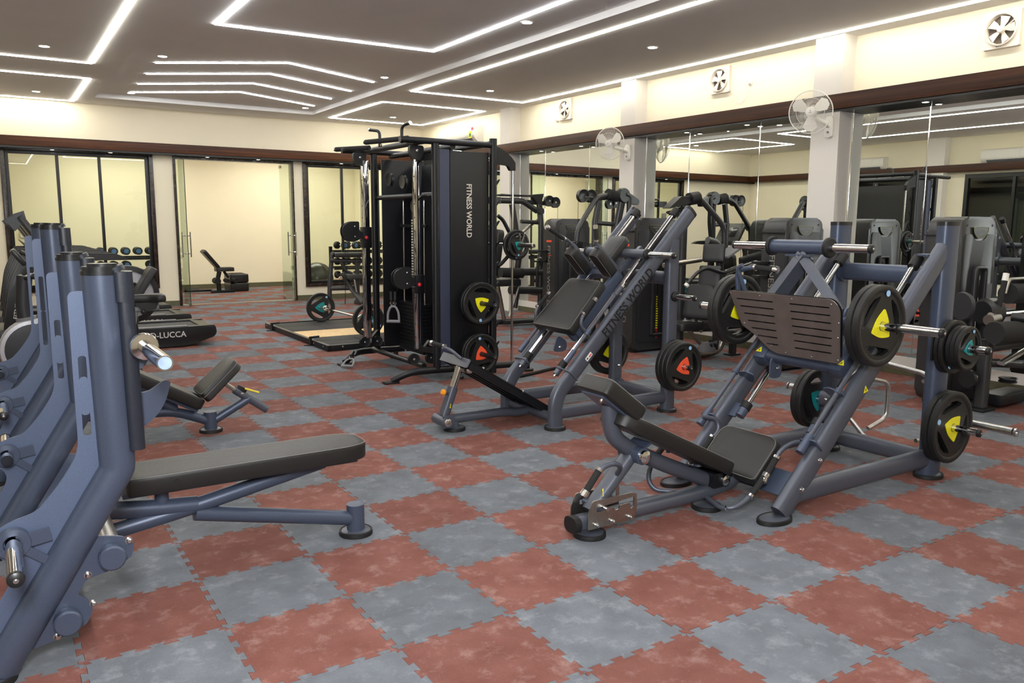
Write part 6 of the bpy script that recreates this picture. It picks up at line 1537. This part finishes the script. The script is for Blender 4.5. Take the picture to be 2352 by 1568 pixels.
# ---------------------------------------------------------------- studio beyond the glass
def dumbbell(label, x, y, z, r, group, rz=0.0):
    t = thing('dumbbell', label, 'dumbbell', (0, 0, 0), group)
    b = B(); b.cyl((0, -.07, 0), (0, .07, 0), .016); b.out('handle', CHROME, t)
    for s in (-1, 1):
        b = B(); b.lathe([(.016, .065), (r * .85, .065), (r, .08), (r, .135), (r * .88, .15), (r * .62, .15), (r * .60, .146), (0, .146)], ax=(0, s, 0), seg=24); h = b.out('rubber_head', RUBBER, t)
        b = B(); b.lathe([(0, .150), (r * .58, .149), (r * .60, .146)], ax=(0, s, 0), seg=20); b.out('blue_disc', mat('blue_dumbbell_disc', '#4f7fc0', .4) if 'blue_dumbbell_disc' not in bpy.data.materials else bpy.data.materials['blue_dumbbell_disc'], h)
    t.location = (x, y, z); t.rotation_euler = (0, 0, rz); return t
def rack(name, label, x0, x1, y, zs):
    t = thing(name, label, 'rack', ((x0 + x1) / 2, y, 0))
    for x in (x0, x1):
        b = B(); b.tube([(x, y + .12, .02), (x, y + .12, zs[0] + .12)], .04, .03, sq=3); b.box((x, y, .02), (.08, .60, .04), bev=.006); b.out('rack_leg', BLACKST, t)
    for z in zs:
        b = B(); b.box(((x0 + x1) / 2, y - .10, z - .012), (x1 - x0, .05, .05)); b.box(((x0 + x1) / 2, y + .10, z + .012), (x1 - x0, .05, .05)); b.out('shelf_rail', BLACKST, t)
rack('dumbbell_rack', 'black three-tier dumbbell rack behind the left window', .75, 2.86, 17.9, (.86, .58, .31))
ORD = ('first', 'second', 'third', 'fourth', 'fifth', 'sixth', 'seventh', 'eighth', 'ninth')
for ti, z in enumerate((.86, .58, .31)):
    for k in range(9):
        x = .92 + k * .225
        if ti == 1 and k == 7: continue
        dumbbell('blue-ended dumbbell, %s from left on the %s tier behind the left window' % (ORD[k], ('top', 'middle', 'bottom')[ti]), x, 17.9, z + .14, (.078, .082, .088)[ti], 'dumbbells on the %s tier, left rack' % ('top', 'middle', 'bottom')[ti])
rack('dumbbell_rack', 'black three-tier dumbbell rack behind the right window', 6.55, 7.95, 17.7, (.93, .56, .25))
for ti, z in enumerate((.93, .56, .25)):
    for k in range(5): dumbbell('blue-ended dumbbell, %s from left on the %s tier behind the right window' % (ORD[k], ('top', 'middle', 'bottom')[ti]), 6.75 + k * .26, 17.7, z + .15, .085, 'dumbbells on the %s tier, right rack' % ('top', 'middle', 'bottom')[ti], .5)
gb = thing('gym_ball', 'big dark grey gym ball on the floor, lower left of the right window', 'exercise ball', (6.05, 17.3, 0))
b = B(); b.sphere((6.03, 17.3, .36), .36, 36); b.out('ball', mat('dark_glossy_vinyl', '#37352f', .22), gb)
b = B()
for k in range(7): a = (k - 3) * .28; b.tube([(6.03 + .361 * math.sin(a) * math.cos(q), 17.3 + .361 * math.sin(q), .36 + .361 * math.cos(a) * math.cos(q)) for q in [(-1.3 + .26 * j) for j in range(11)]], .0015, seg=4, caps=False)
b.out('ridge', VINYL_S, gb, kind='stuff')
b = B(); b.box((6.20, 16.95, .40), (.14, .05, .16), Matrix.Rotation(.7, 3, 'Y'), .01); bx = b.out('snack_packet', mat('orange_white_packet', '#e8e2dc', .4, 0, 0, 9, col2='#e07a50')); tag(bx, 'small orange and white packet in front of the gym ball', 'packet'); bx.location = (0, -.62, -.045)
def studio_bench():
    t = thing('adjustable_bench', 'black adjustable bench with raised backrest, beyond the open glass doors', 'gym bench', (4.25, 18.87, 0))
    x, y = 4.28, 18.87
    a, c = Vector((x - .30, y, .93)), Vector((x + .0, y, .56)); d = (c - a).normalized()
    b = B(); pad(b, rpoly([(-.28, -.17), (.24, -.13), (.24, .13), (-.28, .17)], .05), (a + c) / 2, d, (0, 1, 0), .08); b.out('back_pad', VINYL_S, t)
    b = B(); pad(b, rrect(.40, .28, .05), (x + .13, y, .53), (1, 0, 0), (0, 1, 0), .09); b.out('seat_pad', VINYL_S, t)
    b = B(); b.tube([(x + .02, y, .48), (x - .02, y, .32), (x + .0, y, .05)], .05, .06); b.tube([(x + .12, y, .48), (x + .22, y, .34)], .03); b.out('frame', BLACKST, t)
    b = B(); b.cyl((x - .05, y - .14, .27), (x - .05, y + .14, .27), .07); b.cyl((x + .35, y - .14, .27), (x + .35, y + .14, .27), .05); b.cyl((x + .17, y - .14, .27), (x + .17, y + .14, .27), .045); b.out('foam_roller', FOAM, t)
    b = B(); b.box((x + .08, y, .03), (.52, .08, .06), bev=.01); b.box((x - .40, y + .15, .05), (.55, .07, .05), bev=.01); b.out('floor_bar', BLACKST, t)
studio_bench()
for k, l in enumerate(('black aerobic step on the floor beside the adjustable bench, bottom of two', 'black aerobic step stacked on another beside the adjustable bench')):
    t = thing('aerobic_step', l, 'step', (4.78, 19.32, k * .202))
    B().box((4.78, 19.32, .10 + k * .202), (.42, .62, .20), bev=.035, seg=3).out('step_body', BLKPL, t)
    B().box((4.78, 19.32, .1975 + k * .202), (.34, .54, .005), bev=.001).out('step_mat', RUBBER, t)
tag(B().tube([(3.16, 17.4, .01), (3.16, 17.4, 1.02)], .03).out('foam_stick', BLACKST), 'black pole standing just inside the left side of the doorway', 'pole')
t = thing('barbell_bar', 'black bar lying on the studio floor behind the left glass door', 'barbell', (3.6, 19.4, 0)); B().cyl((3.1, 19.4, .035), (3.95, 19.4, .035), .035).out('bar', BLACKST, t)
